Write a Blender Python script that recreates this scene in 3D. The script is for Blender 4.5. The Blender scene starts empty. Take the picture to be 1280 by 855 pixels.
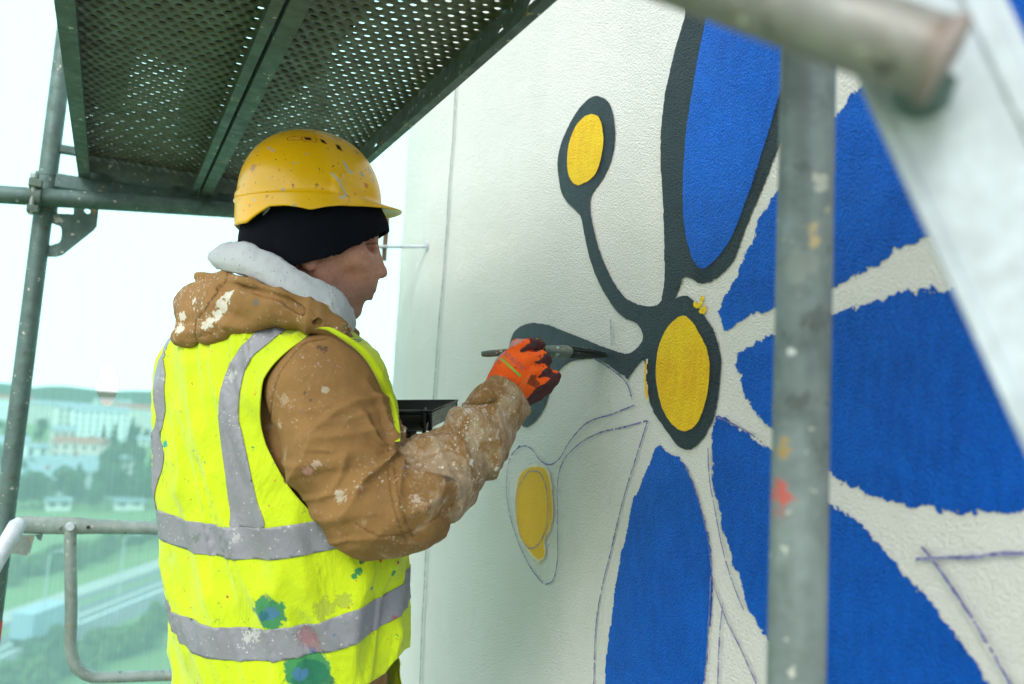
import bpy, bmesh, math, random
import numpy as np
from mathutils import Vector, Matrix
from mathutils.bvhtree import BVHTree
rnd = random.Random(7)
scene = bpy.context.scene
C = scene.collection
PI = math.pi
# ------------------------------------------------------------------ camera
F = 1000.0
yaw, pit, rol = math.radians(26.5), math.radians(5.1), math.radians(3.0)
fw = np.array([math.sin(yaw)*math.cos(pit), math.cos(yaw)*math.cos(pit), math.sin(pit)])
_r0 = np.array([math.cos(yaw), -math.sin(yaw), 0.0]); _u0 = np.cross(_r0, fw)
RT = math.cos(rol)*_r0 + math.sin(rol)*_u0
UP = -math.sin(rol)*_r0 + math.cos(rol)*_u0
cd = bpy.data.cameras.new("camera"); cam = bpy.data.objects.new("camera", cd); C.objects.link(cam)
cam.matrix_world = Matrix(((RT[0], UP[0], -fw[0], 0), (RT[1], UP[1], -fw[1], 0), (RT[2], UP[2], -fw[2], 0), (0, 0, 0, 1)))
cd.sensor_width = 36.0; cd.lens = 36.0*F/1280.0
cd.clip_start = 0.02; cd.clip_end = 6000
cd.dof.use_dof = True; cd.dof.focus_distance = 1.5; cd.dof.aperture_fstop = 2.6
scene.camera = cam
# ------------------------------------------------------------------ sky and sun (overcast)
SUN_EL, SUN_AZ = math.radians(38), math.radians(228)     # azimuth clockwise from +Y; light comes from behind-left
world = bpy.data.worlds.new("World"); scene.world = world; world.use_nodes = True
wn, wl = world.node_tree.nodes, world.node_tree.links
bg = wn["Background"]
sky = wn.new("ShaderNodeTexSky"); sky.sky_type = 'NISHITA'; sky.sun_disc = False
sky.sun_elevation = SUN_EL; sky.sun_rotation = SUN_AZ
sky.air_density = 1.0; sky.dust_density = 3.0; sky.ozone_density = 1.0
hs = wn.new("ShaderNodeMix"); hs.data_type = 'RGBA'; hs.inputs[0].default_value = 0.85
wl.new(sky.outputs[0], hs.inputs[6]); hs.inputs[7].default_value = (22.0, 22.6, 22.8, 1)   # cloud cover
wl.new(hs.outputs[2], bg.inputs[0]); bg.inputs[1].default_value = 0.10
sd = bpy.data.lights.new("sun", 'SUN'); sd.energy = 2.3; sd.angle = math.radians(22); sd.color = (1.0, 0.97, 0.92)
sun = bpy.data.objects.new("sun", sd); C.objects.link(sun)
sdir = Vector((math.sin(SUN_AZ)*math.cos(SUN_EL), math.cos(SUN_AZ)*math.cos(SUN_EL), math.sin(SUN_EL)))
sun.rotation_euler = sdir.to_track_quat('Z', 'Y').to_euler()
vs = scene.view_settings
vs.view_transform = 'Standard'; vs.look = 'None'; vs.exposure = 0.1; vs.gamma = 1.0
scene.cycles.max_bounces = 8; scene.cycles.transparent_max_bounces = 16
scene.cycles.sample_clamp_indirect = 6.0

# ------------------------------------------------------------------ photo geometry helpers
def ray(x, y): return fw + RT*(x-640.0)/F + UP*(427.5-y)/F
def at(x, y, D): return ray(x, y)*D
def onx(x, y, W): d = ray(x, y); return d*W/d[0]
def ony(x, y, W): d = ray(x, y); return d*W/d[1]
def onz(x, y, W): d = ray(x, y); return d*W/d[2]
def proj(P):
    P = np.asarray(P, float); d = P@fw
    return np.stack([640+F*(P@RT)/d, 427.5-F*(P@UP)/d], -1)
def V(a): return Vector((float(a[0]), float(a[1]), float(a[2])))

# ------------------------------------------------------------------ numpy noise
_rg = np.random.RandomState(5); _LAT = _rg.rand(32, 32, 32).astype(np.float32)*2-1
def vnoise(P, s=1.0, seed=0.0):
    P = np.asarray(P, np.float32)*s + np.float32(seed*7.31+100.0)
    i = np.floor(P).astype(np.int32); f = P-i; f = f*f*(3-2*f); i &= 31; j = (i+1) & 31
    L = _LAT; x0, y0, z0 = i[..., 0], i[..., 1], i[..., 2]; x1, y1, z1 = j[..., 0], j[..., 1], j[..., 2]
    fx, fy, fz = f[..., 0], f[..., 1], f[..., 2]
    a = L[x0, y0, z0]*(1-fx)+L[x1, y0, z0]*fx; b = L[x0, y1, z0]*(1-fx)+L[x1, y1, z0]*fx
    c = L[x0, y0, z1]*(1-fx)+L[x1, y0, z1]*fx; d = L[x0, y1, z1]*(1-fx)+L[x1, y1, z1]*fx
    return (a*(1-fy)+b*fy)*(1-fz)+(c*(1-fy)+d*fy)*fz
def fbm(P, s, seed=0, o=3):
    r = 0; a = 1.0
    for k in range(o): r = r+a*vnoise(P, s*2**k, seed+k); a *= .5
    return r

# ------------------------------------------------------------------ object helpers
def tag(o, label=None, cat=None, group=None, kind=None):
    if label: o["label"] = label
    if cat: o["category"] = cat
    if group: o["group"] = group
    if kind: o["kind"] = kind
    return o
def link(o, parent=None):
    C.objects.link(o)
    if parent is not None:
        o.parent = parent
        if parent.name not in LOCAL: o.matrix_parent_inverse = Matrix.Translation(-parent.location)
    return o
LOCAL = set()      # things whose parts are modelled round their own origin
def empty(name, loc=(0, 0, 0), local=False):
    o = bpy.data.objects.new(name, None); o.location = V(loc); C.objects.link(o); o.empty_display_size = .1
    if local: LOCAL.add(o.name)
    return o
def mesh_np(name, verts, faces, mat, parent=None, smooth=True, attrs=None):
    me = bpy.data.meshes.new(name); verts = np.asarray(verts, np.float32); 
    me.vertices.add(len(verts)); me.vertices.foreach_set("co", verts.ravel())
    if isinstance(faces, np.ndarray):
        n, k = faces.shape; idx = faces.astype(np.int32).ravel(); tot = np.full(n, k, np.int32)
    else:
        tot = np.array([len(f) for f in faces], np.int32); idx = np.array([i for f in faces for i in f], np.int32); n = len(faces)
    st = np.concatenate([[0], np.cumsum(tot)[:-1]]).astype(np.int32)
    me.loops.add(len(idx)); me.loops.foreach_set("vertex_index", idx)
    me.polygons.add(n); me.polygons.foreach_set("loop_start", st); me.polygons.foreach_set("loop_total", tot)
    me.update(calc_edges=True); me.validate()
    if smooth: me.polygons.foreach_set("use_smooth", np.ones(len(me.polygons), bool))
    for k, v in (attrs or {}).items():
        a = me.attributes.new(k, 'FLOAT', 'POINT'); a.data.foreach_set("value", np.asarray(v, np.float32))
    if mat is not None: me.materials.append(mat)
    return link(bpy.data.objects.new(name, me), parent)
class MB:
    """collects simple solids, builds ONE mesh object"""
    def __init__(s): s.v = []; s.f = []; s.sm = []
    def add(s, v, f, smooth=False):
        b = len(s.v); s.v += [tuple(map(float, p)) for p in v]; s.f += [tuple(i+b for i in q) for q in f]; s.sm += [smooth]*len(f)
    def box(s, lo, hi, M=None, bev=0.0):
        x0, y0, z0 = lo; x1, y1, z1 = hi
        if bev > 0:
            bm = bmesh.new(); bmesh.ops.create_cube(bm, size=1)
            for v in bm.verts: v.co = Vector(((x0+x1)/2+v.co.x*(x1-x0), (y0+y1)/2+v.co.y*(y1-y0), (z0+z1)/2+v.co.z*(z1-z0)))
            bmesh.ops.bevel(bm, geom=bm.edges[:], offset=bev, segments=2, affect='EDGES', profile=.6)
            bm.verts.index_update(); vv = [v.co.copy() for v in bm.verts]; ff = [[v.index for v in f.verts] for f in bm.faces]; bm.free()
        else:
            vv = [Vector(p) for p in ((x0, y0, z0), (x1, y0, z0), (x1, y1, z0), (x0, y1, z0), (x0, y0, z1), (x1, y0, z1), (x1, y1, z1), (x0, y1, z1))]
            ff = [(0, 3, 2, 1), (4, 5, 6, 7), (0, 1, 5, 4), (1, 2, 6, 5), (2, 3, 7, 6), (3, 0, 4, 7)]
        if M is not None: vv = [M@v for v in vv]
        s.add(vv, ff)
    def tube(s, pts, r, seg=20, caps=True, flat=None):
        """pts: path, r: radius or list; flat: list of (wide, thin) factors; up hint fixed"""
        pts = [V(p) for p in pts]; n = len(pts); rs = r if isinstance(r, (list, tuple)) else [r]*n
        t0 = (pts[1]-pts[0]).normalized(); ref = Vector((0, 0, 1)) if abs(t0.z) < .9 else Vector((1, 0, 0))
        nrm = (ref-t0*ref.dot(t0)).normalized(); v = []
        for i, p in enumerate(pts):
            t = (pts[min(i+1, n-1)]-pts[max(i-1, 0)]).normalized(); nrm = (nrm-t*nrm.dot(t)).normalized(); bn = t.cross(nrm)
            fa, fb = flat[i] if flat else (1, 1)
            for k in range(seg):
                a = 2*PI*k/seg; v.append(p+nrm*(math.cos(a)*rs[i]*fa)+bn*(math.sin(a)*rs[i]*fb))
        f = [(i*seg+k, i*seg+(k+1) % seg, (i+1)*seg+(k+1) % seg, (i+1)*seg+k) for i in range(n-1) for k in range(seg)]
        s.add(v, f, True)
        if caps: s.add(v[:seg], [tuple(range(seg))[::-1]]); s.add(v[-seg:], [tuple(range(seg))])
    def prism(s, poly, axis_o, ax, ay, thick):
        """polygon (list of 2D) placed at axis_o with axes ax, ay, extruded by vector thick"""
        o, ax, ay, th = V(axis_o), V(ax), V(ay), V(thick); n = len(poly)
        a = [o+ax*p[0]+ay*p[1] for p in poly]; b = [q+th for q in a]
        s.add(a+b, [tuple(range(n))[::-1], tuple(range(n, 2*n))]+[(i, (i+1) % n, n+(i+1) % n, n+i) for i in range(n)])
    def build(s, name, mat, parent=None, loc=None):
        me = bpy.data.meshes.new(name); 
        vv = s.v if loc is None else [tuple(a-b for a, b in zip(p, loc)) for p in s.v]
        me.from_pydata(vv, [], s.f); me.update()
        bm = bmesh.new(); bm.from_mesh(me); bmesh.ops.recalc_face_normals(bm, faces=bm.faces[:]); bm.to_mesh(me); bm.free()
        if len(me.polygons) == len(s.sm): me.polygons.foreach_set("use_smooth", s.sm)
        me.materials.append(mat); o = bpy.data.objects.new(name, me)
        if loc is not None: o.location = V(loc)
        return link(o, parent)

# ------------------------------------------------------------------ materials
def nodes(m): return m.node_tree.nodes, m.node_tree.links
class Mat:
    def __init__(s, name, rough=.6, metal=0.0, spec=.5):
        s.m = bpy.data.materials.new(name); s.m.use_nodes = True; s.n, s.l = nodes(s.m)
        s.b = s.n["Principled BSDF"]; s.b.inputs["Roughness"].default_value = rough; s.b.inputs["Metallic"].default_value = metal
        s.b.inputs["Specular IOR Level"].default_value = spec
        s.tc = s.n.new("ShaderNodeTexCoord"); s.P = s.tc.outputs["Object"]; s.col = None; s.h = None
    def val(s, x): return x
    def noise(s, scale, detail=3, rough=.5, off=0.0, stretch=None, dist=0.0):
        t = s.n.new("ShaderNodeTexNoise"); t.inputs["Scale"].default_value = scale; t.inputs["Detail"].default_value = detail
        t.inputs["Roughness"].default_value = rough; t.inputs["Distortion"].default_value = dist
        mp = s.n.new("ShaderNodeMapping"); mp.inputs["Location"].default_value = (off, off*1.7, off*.6)
        if stretch: mp.inputs["Scale"].default_value = stretch
        s.l.new(s.P, mp.inputs[0]); s.l.new(mp.outputs[0], t.inputs[0]); return t.outputs[0]
    def vor(s, scale, off=0.0, feat='F1', out=0, rnd_=1.0):
        t = s.n.new("ShaderNodeTexVoronoi"); t.inputs["Scale"].default_value = scale; t.feature = feat; t.inputs["Randomness"].default_value = rnd_
        mp = s.n.new("ShaderNodeMapping"); mp.inputs["Location"].default_value = (off, off*1.3, off*.7)
        # break up roundness
        s.l.new(s.P, mp.inputs[0]); s.l.new(mp.outputs[0], t.inputs[0]); return t.outputs[out]
    def math(s, op, a, b=None, c=None, clamp=False):
        t = s.n.new("ShaderNodeMath"); t.operation = op; t.use_clamp = clamp
        for i, x in enumerate((a, b, c)):
            if x is None: continue
            if isinstance(x, (int, float)): t.inputs[i].default_value = x
            else: s.l.new(x, t.inputs[i])
        return t.outputs[0]
    def step(s, x, lo, hi):
        t = s.n.new("ShaderNodeMapRange"); t.interpolation_type = 'SMOOTHSTEP'; s.l.new(x, t.inputs[0])
        t.inputs[1].default_value = lo; t.inputs[2].default_value = hi; return t.outputs[0]
    def rgb(s, c):
        t = s.n.new("ShaderNodeRGB"); t.outputs[0].default_value = (*c, 1); return t.outputs[0]
    def mix(s, fac, a, b):
        t = s.n.new("ShaderNodeMix"); t.data_type = 'RGBA'
        for i, x in ((0, fac), (6, a), (7, b)):
            if isinstance(x, (int, float)): t.inputs[i].default_value = x
            elif isinstance(x, tuple): t.inputs[i].default_value = (*x, 1)
            else: s.l.new(x, t.inputs[i])
        return t.outputs[2]
    def attr(s, name):
        t = s.n.new("ShaderNodeAttribute"); t.attribute_name = name; return t.outputs["Fac"]
    def base(s, c): s.col = s.rgb(c) if isinstance(c, tuple) else c; return s
    def over(s, fac, c): s.col = s.mix(fac, s.col, c); return s
    def vary(s, scale, amt, dark, off=3.0, **k):
        f = s.math('MULTIPLY', s.step(s.noise(scale, 4, .6, off, **k), .35, .7), amt); return s.over(f, dark)
    def spots(s, scale, r, c, off, dens=.5, region=None, wob=.25, wsc=None):
        """random round-ish paint drops: voronoi cells, a share of which (dens) carry a drop of random size"""
        t = s.n.new("ShaderNodeTexVoronoi"); t.inputs["Scale"].default_value = scale
        mp = s.n.new("ShaderNodeMapping"); mp.inputs["Location"].default_value = (off, off*1.3, off*.7)
        nz = s.n.new("ShaderNodeTexNoise"); nz.inputs["Scale"].default_value = wsc or scale*2.5; nz.inputs["Detail"].default_value = 2
        va = s.n.new("ShaderNodeVectorMath"); va.operation = 'MULTIPLY_ADD'
        s.l.new(s.P, nz.inputs[0]); s.l.new(nz.outputs[1], va.inputs[0]); va.inputs[1].default_value = (wob/scale*2,)*3; s.l.new(s.P, va.inputs[2])
        s.l.new(va.outputs[0], mp.inputs[0]); s.l.new(mp.outputs[0], t.inputs[0])
        sep = s.n.new("ShaderNodeSeparateColor"); s.l.new(t.outputs["Color"], sep.inputs[0])
        on = s.math('LESS_THAN', sep.outputs[0], dens)
        rr = s.math('MULTIPLY', s.math('ADD', sep.outputs[1], .25), r)
        d = s.math('LESS_THAN', t.outputs["Distance"], rr)
        f = s.math('MULTIPLY', on, d)
        if region is not None: f = s.math('MULTIPLY', f, region)
        return s.over(f, c)
    def blob(s, p, r, c, wob=.5, soft=.08, sc=None, amt=1.0):
        """a paint stain of its own: noisy ball round the world point p"""
        nz = s.n.new("ShaderNodeTexNoise"); nz.inputs["Scale"].default_value = sc or .6/r; nz.inputs["Detail"].default_value = 4; nz.inputs["Roughness"].default_value = .65
        s.l.new(s.P, nz.inputs[0])
        vm = s.n.new("ShaderNodeVectorMath"); vm.operation = 'DISTANCE'; s.l.new(s.P, vm.inputs[0]); vm.inputs[1].default_value = tuple(float(q) for q in p)
        d = s.math('DIVIDE', vm.outputs["Value"], r); d = s.math('ADD', d, s.math('MULTIPLY', s.math('SUBTRACT', nz.outputs[0], .5), wob*2))
        f = s.math('SUBTRACT', 1.0, s.step(d, 1-soft, 1+soft))
        if amt < 1: f = s.math('MULTIPLY', f, amt)
        return s.over(f, c)
    def bump(s, hgt, dist=.001, strength=1.0):
        t = s.n.new("ShaderNodeBump"); t.inputs["Distance"].default_value = dist; t.inputs["Strength"].default_value = strength
        s.l.new(hgt, t.inputs["Height"])
        if s.h is not None: s.l.new(s.h, t.inputs["Normal"])
        s.h = t.outputs[0]; return s
    def roughf(s, x): s.l.new(x, s.b.inputs["Roughness"]); return s
    def done(s):
        if s.col is not None: s.l.new(s.col, s.b.inputs["Base Color"])
        if s.h is not None: s.l.new(s.h, s.b.inputs["Normal"])
        return s.m
def simple(name, c, rough=.6, metal=0.0, var=.25, sc=6.0, bmp=0, bsc=200):
    m = Mat(name, rough, metal).base(c); m.vary(sc, var, tuple(x*.45 for x in c))
    if bmp: m.bump(m.noise(bsc, 3), bmp)
    return m.done()
def stucco(m, k=1.0):
    """grain of the wall render: the same relief for bare wall and for paint on it"""
    a = m.noise(250, 5, .7); b = m.vor(320, feat='SMOOTH_F1'); c = m.noise(25, 2)
    h = m.math('ADD', m.math('MULTIPLY', a, 1.3), m.math('MULTIPLY', b, -.8)); h = m.math('ADD', h, m.math('MULTIPLY', c, .9))
    return m.bump(h, .0032*k)
def wallmat():
    m = Mat("white_render", .75, spec=.3).base((.72, .725, .705)); m.vary(2.2, .3, (.63, .65, .62)); m.vary(9, .2, (.66, .67, .60), 8.0)
    m.vary(1.4, .3, (.60, .63, .58), 5.0, stretch=(1, 3.5, .35))
    m.spots(30, .06, (.45, .47, .42), 3.0, .25)
    return stucco(m, .8).done()
def paintmat(name, c, rough, dark, k=1.0, spec=.5):
    m = Mat(name, rough, spec=spec).base(c); m.vary(14, .5, dark, 2.0); m.vary(160, .45, dark, 4.0)
    m.vary(5, .5, tuple(min(1, x*1.28+.004) for x in c), 9.0, stretch=(1, 1, 2.5)); m.vary(3, .45, dark, 13.0, dist=1.0); m.vary(60, .4, tuple(min(1, x*1.35+.003) for x in c), 17.0, stretch=(1, 1, .3))
    m.over(m.math('MULTIPLY', m.step(m.noise(420, 2, .6, 23), .56, .66), .42), tuple(min(1, x*2.2+.012) for x in c)); m.over(m.math('MULTIPLY', m.step(m.noise(360, 2, .6, 29), .58, .66), .4), tuple(x*.45 for x in c))  # pale flecks paint in grain glints, dark flecks the shade of its hollows
    return stucco(m, k).done()
M = {}
M['wall'] = wallmat()
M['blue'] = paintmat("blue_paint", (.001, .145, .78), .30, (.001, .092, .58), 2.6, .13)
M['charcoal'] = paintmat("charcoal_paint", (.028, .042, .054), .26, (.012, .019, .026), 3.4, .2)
M['yellow'] = paintmat("yellow_paint", (.92, .55, .004), .5, (.80, .43, .004), 1.1, .2)
m = Mat("pencil", .8).base((.10, .09, .30)); m.vary(120, .7, (.38, .40, .55)); M['pencil'] = stucco(m, .4).done()
m = Mat("joint", .9).base((.05, .07, .068)); m.vary(40, .4, (.14, .18, .17)); M['joint'] = m.done()
m = Mat("drip", .8).base((.30, .38, .34)); m.vary(120, .9, (.60, .66, .62)); M['drip'] = m.done()
def galv(name, c=(.27, .34, .33), dirt=(.16, .20, .18), metal=.35, rough=.48, sp=True):
    m = Mat(name, rough, metal).base(c); m.vary(14, .8, dirt, 2.0); m.vary(60, .35, tuple(x*1.45 for x in c), 6.0)
    m.vary(9, .6, tuple(x*.7 for x in c), 11.0, stretch=(3, 3, .5))
    if sp:
        m.spots(34, .26, (.42, .44, .40), 1.0, .10, wob=.7); m.spots(90, .28, (.50, .52, .48), 5.0, .10, wob=.7); m.spots(55, .26, (.09, .10, .09), 9.0, .12, wob=.7)
        m.spots(24, .26, (.34, .25, .12), 14.0, .08, wob=.8)
    m.bump(m.noise(90, 4), .0006); m.roughf(m.step(m.noise(30, 3, .5, 4), -.5, 1.4)); return m
M['tube'] = galv("galvanised_tube").done()
M['tube_far'] = galv("galvanised_green_tinged", (.10, .165, .155), (.05, .085, .078)).done()  # netting's green light mixed into the base colour
M['deck'] = galv("deck_steel", (.10, .14, .118), (.05, .075, .062), .3, .55).done()  # green of the light through the netting put into the steel's colour
M['deck_sheet'] = galv("perforated_sheet_steel", (.15, .16, .125), (.075, .07, .05), .3, .55, False).done()
M['white_metal'] = galv("pale_aluminium", (.50, .565, .63), (.39, .44, .49), .15, .4, False).done()
m = galv("pole_metal", (.19, .235, .24), (.09, .115, .118), .4, .42)
for (x, y, r, c) in ((984, 624, .0105, (.55, .09, .07)), (980, 610, .008, (.55, .09, .07)), (985, 640, .0085, (.52, .09, .07)), (994, 573, .006, (.52, .11, .09)), (1000, 500, .010, (.09, .11, .11)), (1015, 560, .012, (.10, .13, .13)), (990, 700, .012, (.28, .34, .34)), (1005, 200, .012, (.11, .14, .14)), (1000, 330, .014, (.26, .30, .29)), (1020, 400, .009, (.10, .12, .12)), (1018, 285, .006, (.55, .42, .22)), (1020, 300, .005, (.55, .42, .22)),
                     (1015, 800, .007, (.62, .66, .64)), (1011, 825, .007, (.6, .62, .6)), (1008, 845, .006, (.6, .62, .6)), (977, 800, .003, (.5, .28, .1)), (1008, 760, .003, (.5, .28, .1)), (1022, 150, .005, (.5, .3, .24)), (990, 440, .0035, (.66, .7, .7)), (978, 845, .005, (.5, .5, .4)), (1000, 480, .003, (.12, .13, .12)), (1003, 250, .002, (.1, .1, .1))):
    m.blob(at(x, y, .692), r*1.1, c, 1.3, .25, 130, .8)
M['near_pole'] = m.done()
# ================================================================== BUILDING WALL AND MURAL
W = 0.87
YC = 2.67          # the building's corner
def wav(y, z):
    P = np.stack([np.asarray(y, float), np.asarray(z, float), np.zeros_like(np.asarray(y, float))], -1)
    return .0016*vnoise(P, 7, 1)+.0006*vnoise(P, 30, 2)
building = empty('building_wall', (W, 1.0, -26))
tag(building, "white rendered building wall with a half-painted blue flower mural", "building wall")
# detailed front, corner wrap, then plain far shell
ys = np.concatenate([np.linspace(-1.2, YC-.03, 260), YC-.02*(1-np.sin(np.linspace(0.1, PI/2, 6)))]); zs = np.linspace(-1.6, 2.2, 260)
YY, ZZ = np.meshgrid(ys, zs, indexing='ij'); XX = W+wav(YY, ZZ)*np.ones_like(YY)
edge = np.clip((YY-(YC-.02))/.02, 0, 1); XX = XX+.02*(1-np.sqrt(np.clip(1-edge**2, 0, 1)))
YY = YY+(YY > YC-.06)*(.0035*vnoise(np.stack([ZZ*0, ZZ, ZZ*0], -1), 14, 3)+.0025*vnoise(np.stack([ZZ*0, ZZ, ZZ*0], -1), 60, 4))
extra = 3
Vg = np.stack([XX, YY, ZZ], -1); last = Vg[-1:].copy(); ret = last.copy(); ret[..., 0] += .6
Vg = np.concatenate([Vg, ret], 0); ny, nz = Vg.shape[:2]
ii = np.arange(ny*nz).reshape(ny, nz)
fc = np.stack([ii[:-1, :-1], ii[:-1, 1:], ii[1:, 1:], ii[1:, :-1]], -1).reshape(-1, 4)
mesh_np('rendered_face', Vg.reshape(-1, 3), fc, M['wall'], building)
b = MB()
b.box((W+.003, -9, -26), (W+11, YC-.005, -1.6)); b.box((W+.003, -9, 2.2), (W+11, YC-.005, 9)); b.box((W+.003, -9, -1.6), (W+11, -1.2, 2.2)); b.box((W+.6, -1.2, -1.6), (W+11, YC-.005, 2.2))
b.build('wall_shell', M['wall'], building)

def smooth_poly(pts, closed=True, n=6):
    P = np.array(pts, float); N = len(P); out = []
    rng = range(N) if closed else range(N-1)
    for i in rng:
        if closed: p0, p1, p2, p3 = P[(i-1) % N], P[i], P[(i+1) % N], P[(i+2) % N]
        else: p0, p1, p2, p3 = P[max(i-1, 0)], P[i], P[i+1], P[min(i+2, N-1)]
        for k in range(n):
            t = k/n; out.append(.5*((2*p1)+(-p0+p2)*t+(2*p0-5*p1+4*p2-p3)*t*t+(-p0+3*p1-3*p2+p3)*t**3))
    if not closed: out.append(P[-1])
    return np.array(out)
def sd_poly(P, Q):
    """signed distance (negative inside) of points P (n,2) to closed polygon Q (m,2)"""
    d2 = np.full(len(P), 1e9); ins = np.zeros(len(P), bool)
    A = Q; B = np.roll(Q, -1, 0)
    for a, b_ in zip(A, B):
        e = b_-a; w = P-a; L = e@e
        if L < 1e-14: continue
        t = np.clip((w@e)/L, 0, 1); r = w-t[:, None]*e; d2 = np.minimum(d2, (r*r).sum(1))
        c = ((a[1] <= P[:, 1]) != (b_[1] <= P[:, 1]))
        if c.any():
            xx = a[0]+(P[:, 1]-a[1])/(b_[1]-a[1] if b_[1] != a[1] else 1e-12)*e[0]; ins ^= c & (P[:, 0] < xx)
    d = np.sqrt(d2); return np.where(ins, -d, d)
def clip_tris(Vt, T, f):
    """keep f<0, cutting triangles exactly along f=0"""
    Vt = np.asarray(Vt, float); neg = f < 0; cnt = neg[T].sum(1)
    keep = T[cnt == 3]; cut = T[(cnt > 0) & (cnt < 3)]
    newv = []; cache = {}; base = len(Vt); tris = []
    def ev(i, j):
        k = (i, j) if i < j else (j, i)
        if k not in cache:
            t = f[i]/(f[i]-f[j]); cache[k] = base+len(newv); newv.append(Vt[i]+(Vt[j]-Vt[i])*t)
        return cache[k]
    for a, b_, c in cut.tolist():
        for _ in range(3):
            if neg[a] and not neg[b_] and not neg[c]: tris.append((a, ev(a, b_), ev(c, a))); break
            if not neg[a] and neg[b_] and neg[c]:
                p, q = ev(a, b_), ev(c, a); tris += [(p, b_, c), (p, c, q)]; break
            a, b_, c = b_, c, a
    allV = np.concatenate([Vt, np.array(newv).reshape(-1, 3)]) if newv else Vt
    allT = np.concatenate([keep, np.array(tris, int).reshape(-1, 3)]) if tris else keep
    used = np.unique(allT); mp = np.full(len(allV), -1); mp[used] = np.arange(len(used))
    return allV[used], mp[allT], used
_layer = [0]
def paint(name, px, mat, h=.0024, rag=.002, label=None, n=5, rs=1.0, closed=True, soft=None):
    P = np.array([onx(x, y, W)[1:] for x, y in smooth_poly(px, True, n)])
    lo, hi = P.min(0)-.01, P.max(0)+.01
    gy = np.arange(lo[0], hi[0], h); gz = np.arange(lo[1], hi[1], h); A, B = np.meshgrid(gy, gz, indexing='ij'); Q = np.stack([A.ravel(), B.ravel()], 1)
    f = sd_poly(Q, P); Q3 = np.stack([Q[:, 0], Q[:, 1], Q[:, 0]*0], 1)
    fr = f+rag*(1.3*vnoise(Q3, 380*rs, 5)+.9*vnoise(Q3, 90*rs, 6)+.7*vnoise(Q3, 30*rs, 7))
    _layer[0] += 1; off = .0009+.00022*_layer[0]
    V3 = np.stack([W+wav(Q[:, 0], Q[:, 1])-off, Q[:, 0], Q[:, 1]], 1)
    i = np.arange(len(Q)).reshape(A.shape); q = np.stack([i[:-1, :-1], i[:-1, 1:], i[1:, 1:], i[1:, :-1]], -1).reshape(-1, 4)
    m4 = (f[q] < .012).any(1); q = q[m4]; T = np.concatenate([q[:, [0, 1, 2]], q[:, [0, 2, 3]]])
    v, t, used = clip_tris(V3, T, fr)
    o = mesh_np(name, v, t, mat, building, True)
    if label: o["label"] = label
    return o
def stroke(name, px, wpx=2.0, mat=None, gap=.25, label=None, closed=False, wmul=1.0):
    """pencil or joint line: a ribbon on the wall, worn through here and there"""
    P = np.array([onx(x, y, W)[1:] for x, y in smooth_poly(px, closed, 8)])
    if closed: P = np.concatenate([P, P[:1]])
    seg = np.linalg.norm(np.diff(P, axis=0), axis=1); s = np.concatenate([[0], np.cumsum(seg)]); L = s[-1]; n = max(4, int(L/.0022))
    u = np.linspace(0, L, n); Q = np.stack([np.interp(u, s, P[:, 0]), np.interp(u, s, P[:, 1])], 1)
    t = np.gradient(Q, axis=0); t /= np.linalg.norm(t, axis=1)[:, None]+1e-9; nn = np.stack([-t[:, 1], t[:, 0]], 1)
    Q3 = np.stack([Q[:, 0], Q[:, 1], u*0], 1)
    w = wpx*.00095*wmul*(1+.5*vnoise(Q3, 160, 11)); j = .0006*vnoise(Q3, 220, 12)
    _layer[0] += 1; off = .0009+.00022*_layer[0]
    a = Q+nn*(w+j)[:, None]; b_ = Q+nn*(-w+j)[:, None]
    Z = np.concatenate([a, b_]); v = np.stack([W+wav(Z[:, 0], Z[:, 1])-off, Z[:, 0], Z[:, 1]], 1)
    ok = vnoise(Q3, 300, 13)+.5*vnoise(Q3, 80, 14) > -1+2*gap*.6
    f = np.array([(k, k+1, n+k+1, n+k) for k in range(n-1) if ok[k]], int)
    o = mesh_np(name, v, f, mat or M['pencil'], building)
    if label: o["label"] = label
    return o
# --- blue petals (petal outlines run on past the picture's edges)
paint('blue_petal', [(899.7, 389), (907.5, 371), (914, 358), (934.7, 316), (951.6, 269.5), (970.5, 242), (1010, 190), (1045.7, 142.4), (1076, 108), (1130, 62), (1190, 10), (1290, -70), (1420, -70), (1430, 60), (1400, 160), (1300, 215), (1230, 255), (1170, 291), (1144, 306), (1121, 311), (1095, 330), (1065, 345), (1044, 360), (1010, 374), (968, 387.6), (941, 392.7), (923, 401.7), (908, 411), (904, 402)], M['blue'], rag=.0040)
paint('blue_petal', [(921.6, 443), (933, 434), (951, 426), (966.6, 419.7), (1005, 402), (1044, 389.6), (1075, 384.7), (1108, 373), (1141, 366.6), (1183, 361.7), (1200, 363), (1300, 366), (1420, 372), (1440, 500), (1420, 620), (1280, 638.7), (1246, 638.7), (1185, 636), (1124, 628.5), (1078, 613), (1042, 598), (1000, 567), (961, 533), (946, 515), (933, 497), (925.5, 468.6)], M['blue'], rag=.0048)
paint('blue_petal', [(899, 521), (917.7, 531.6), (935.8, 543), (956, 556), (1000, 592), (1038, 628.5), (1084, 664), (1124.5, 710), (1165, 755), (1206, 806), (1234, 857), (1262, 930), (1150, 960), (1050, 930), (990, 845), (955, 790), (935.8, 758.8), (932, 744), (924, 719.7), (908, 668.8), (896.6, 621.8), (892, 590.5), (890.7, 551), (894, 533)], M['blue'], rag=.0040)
paint('blue_petal', [(823, 558), (838, 565), (855.5, 577), (865, 598), (877, 633.5), (886.8, 672.7), (891, 715.8), (891, 755), (886.8, 802), (881, 855), (866, 940), (815, 965), (762, 940), (758, 855), (759.6, 817.6), (765.5, 770.6), (773, 715.8), (783, 668.8), (792, 624), (797, 617), (806.6, 594.4), (815, 575)], M['blue'], rag=.0026)
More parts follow.
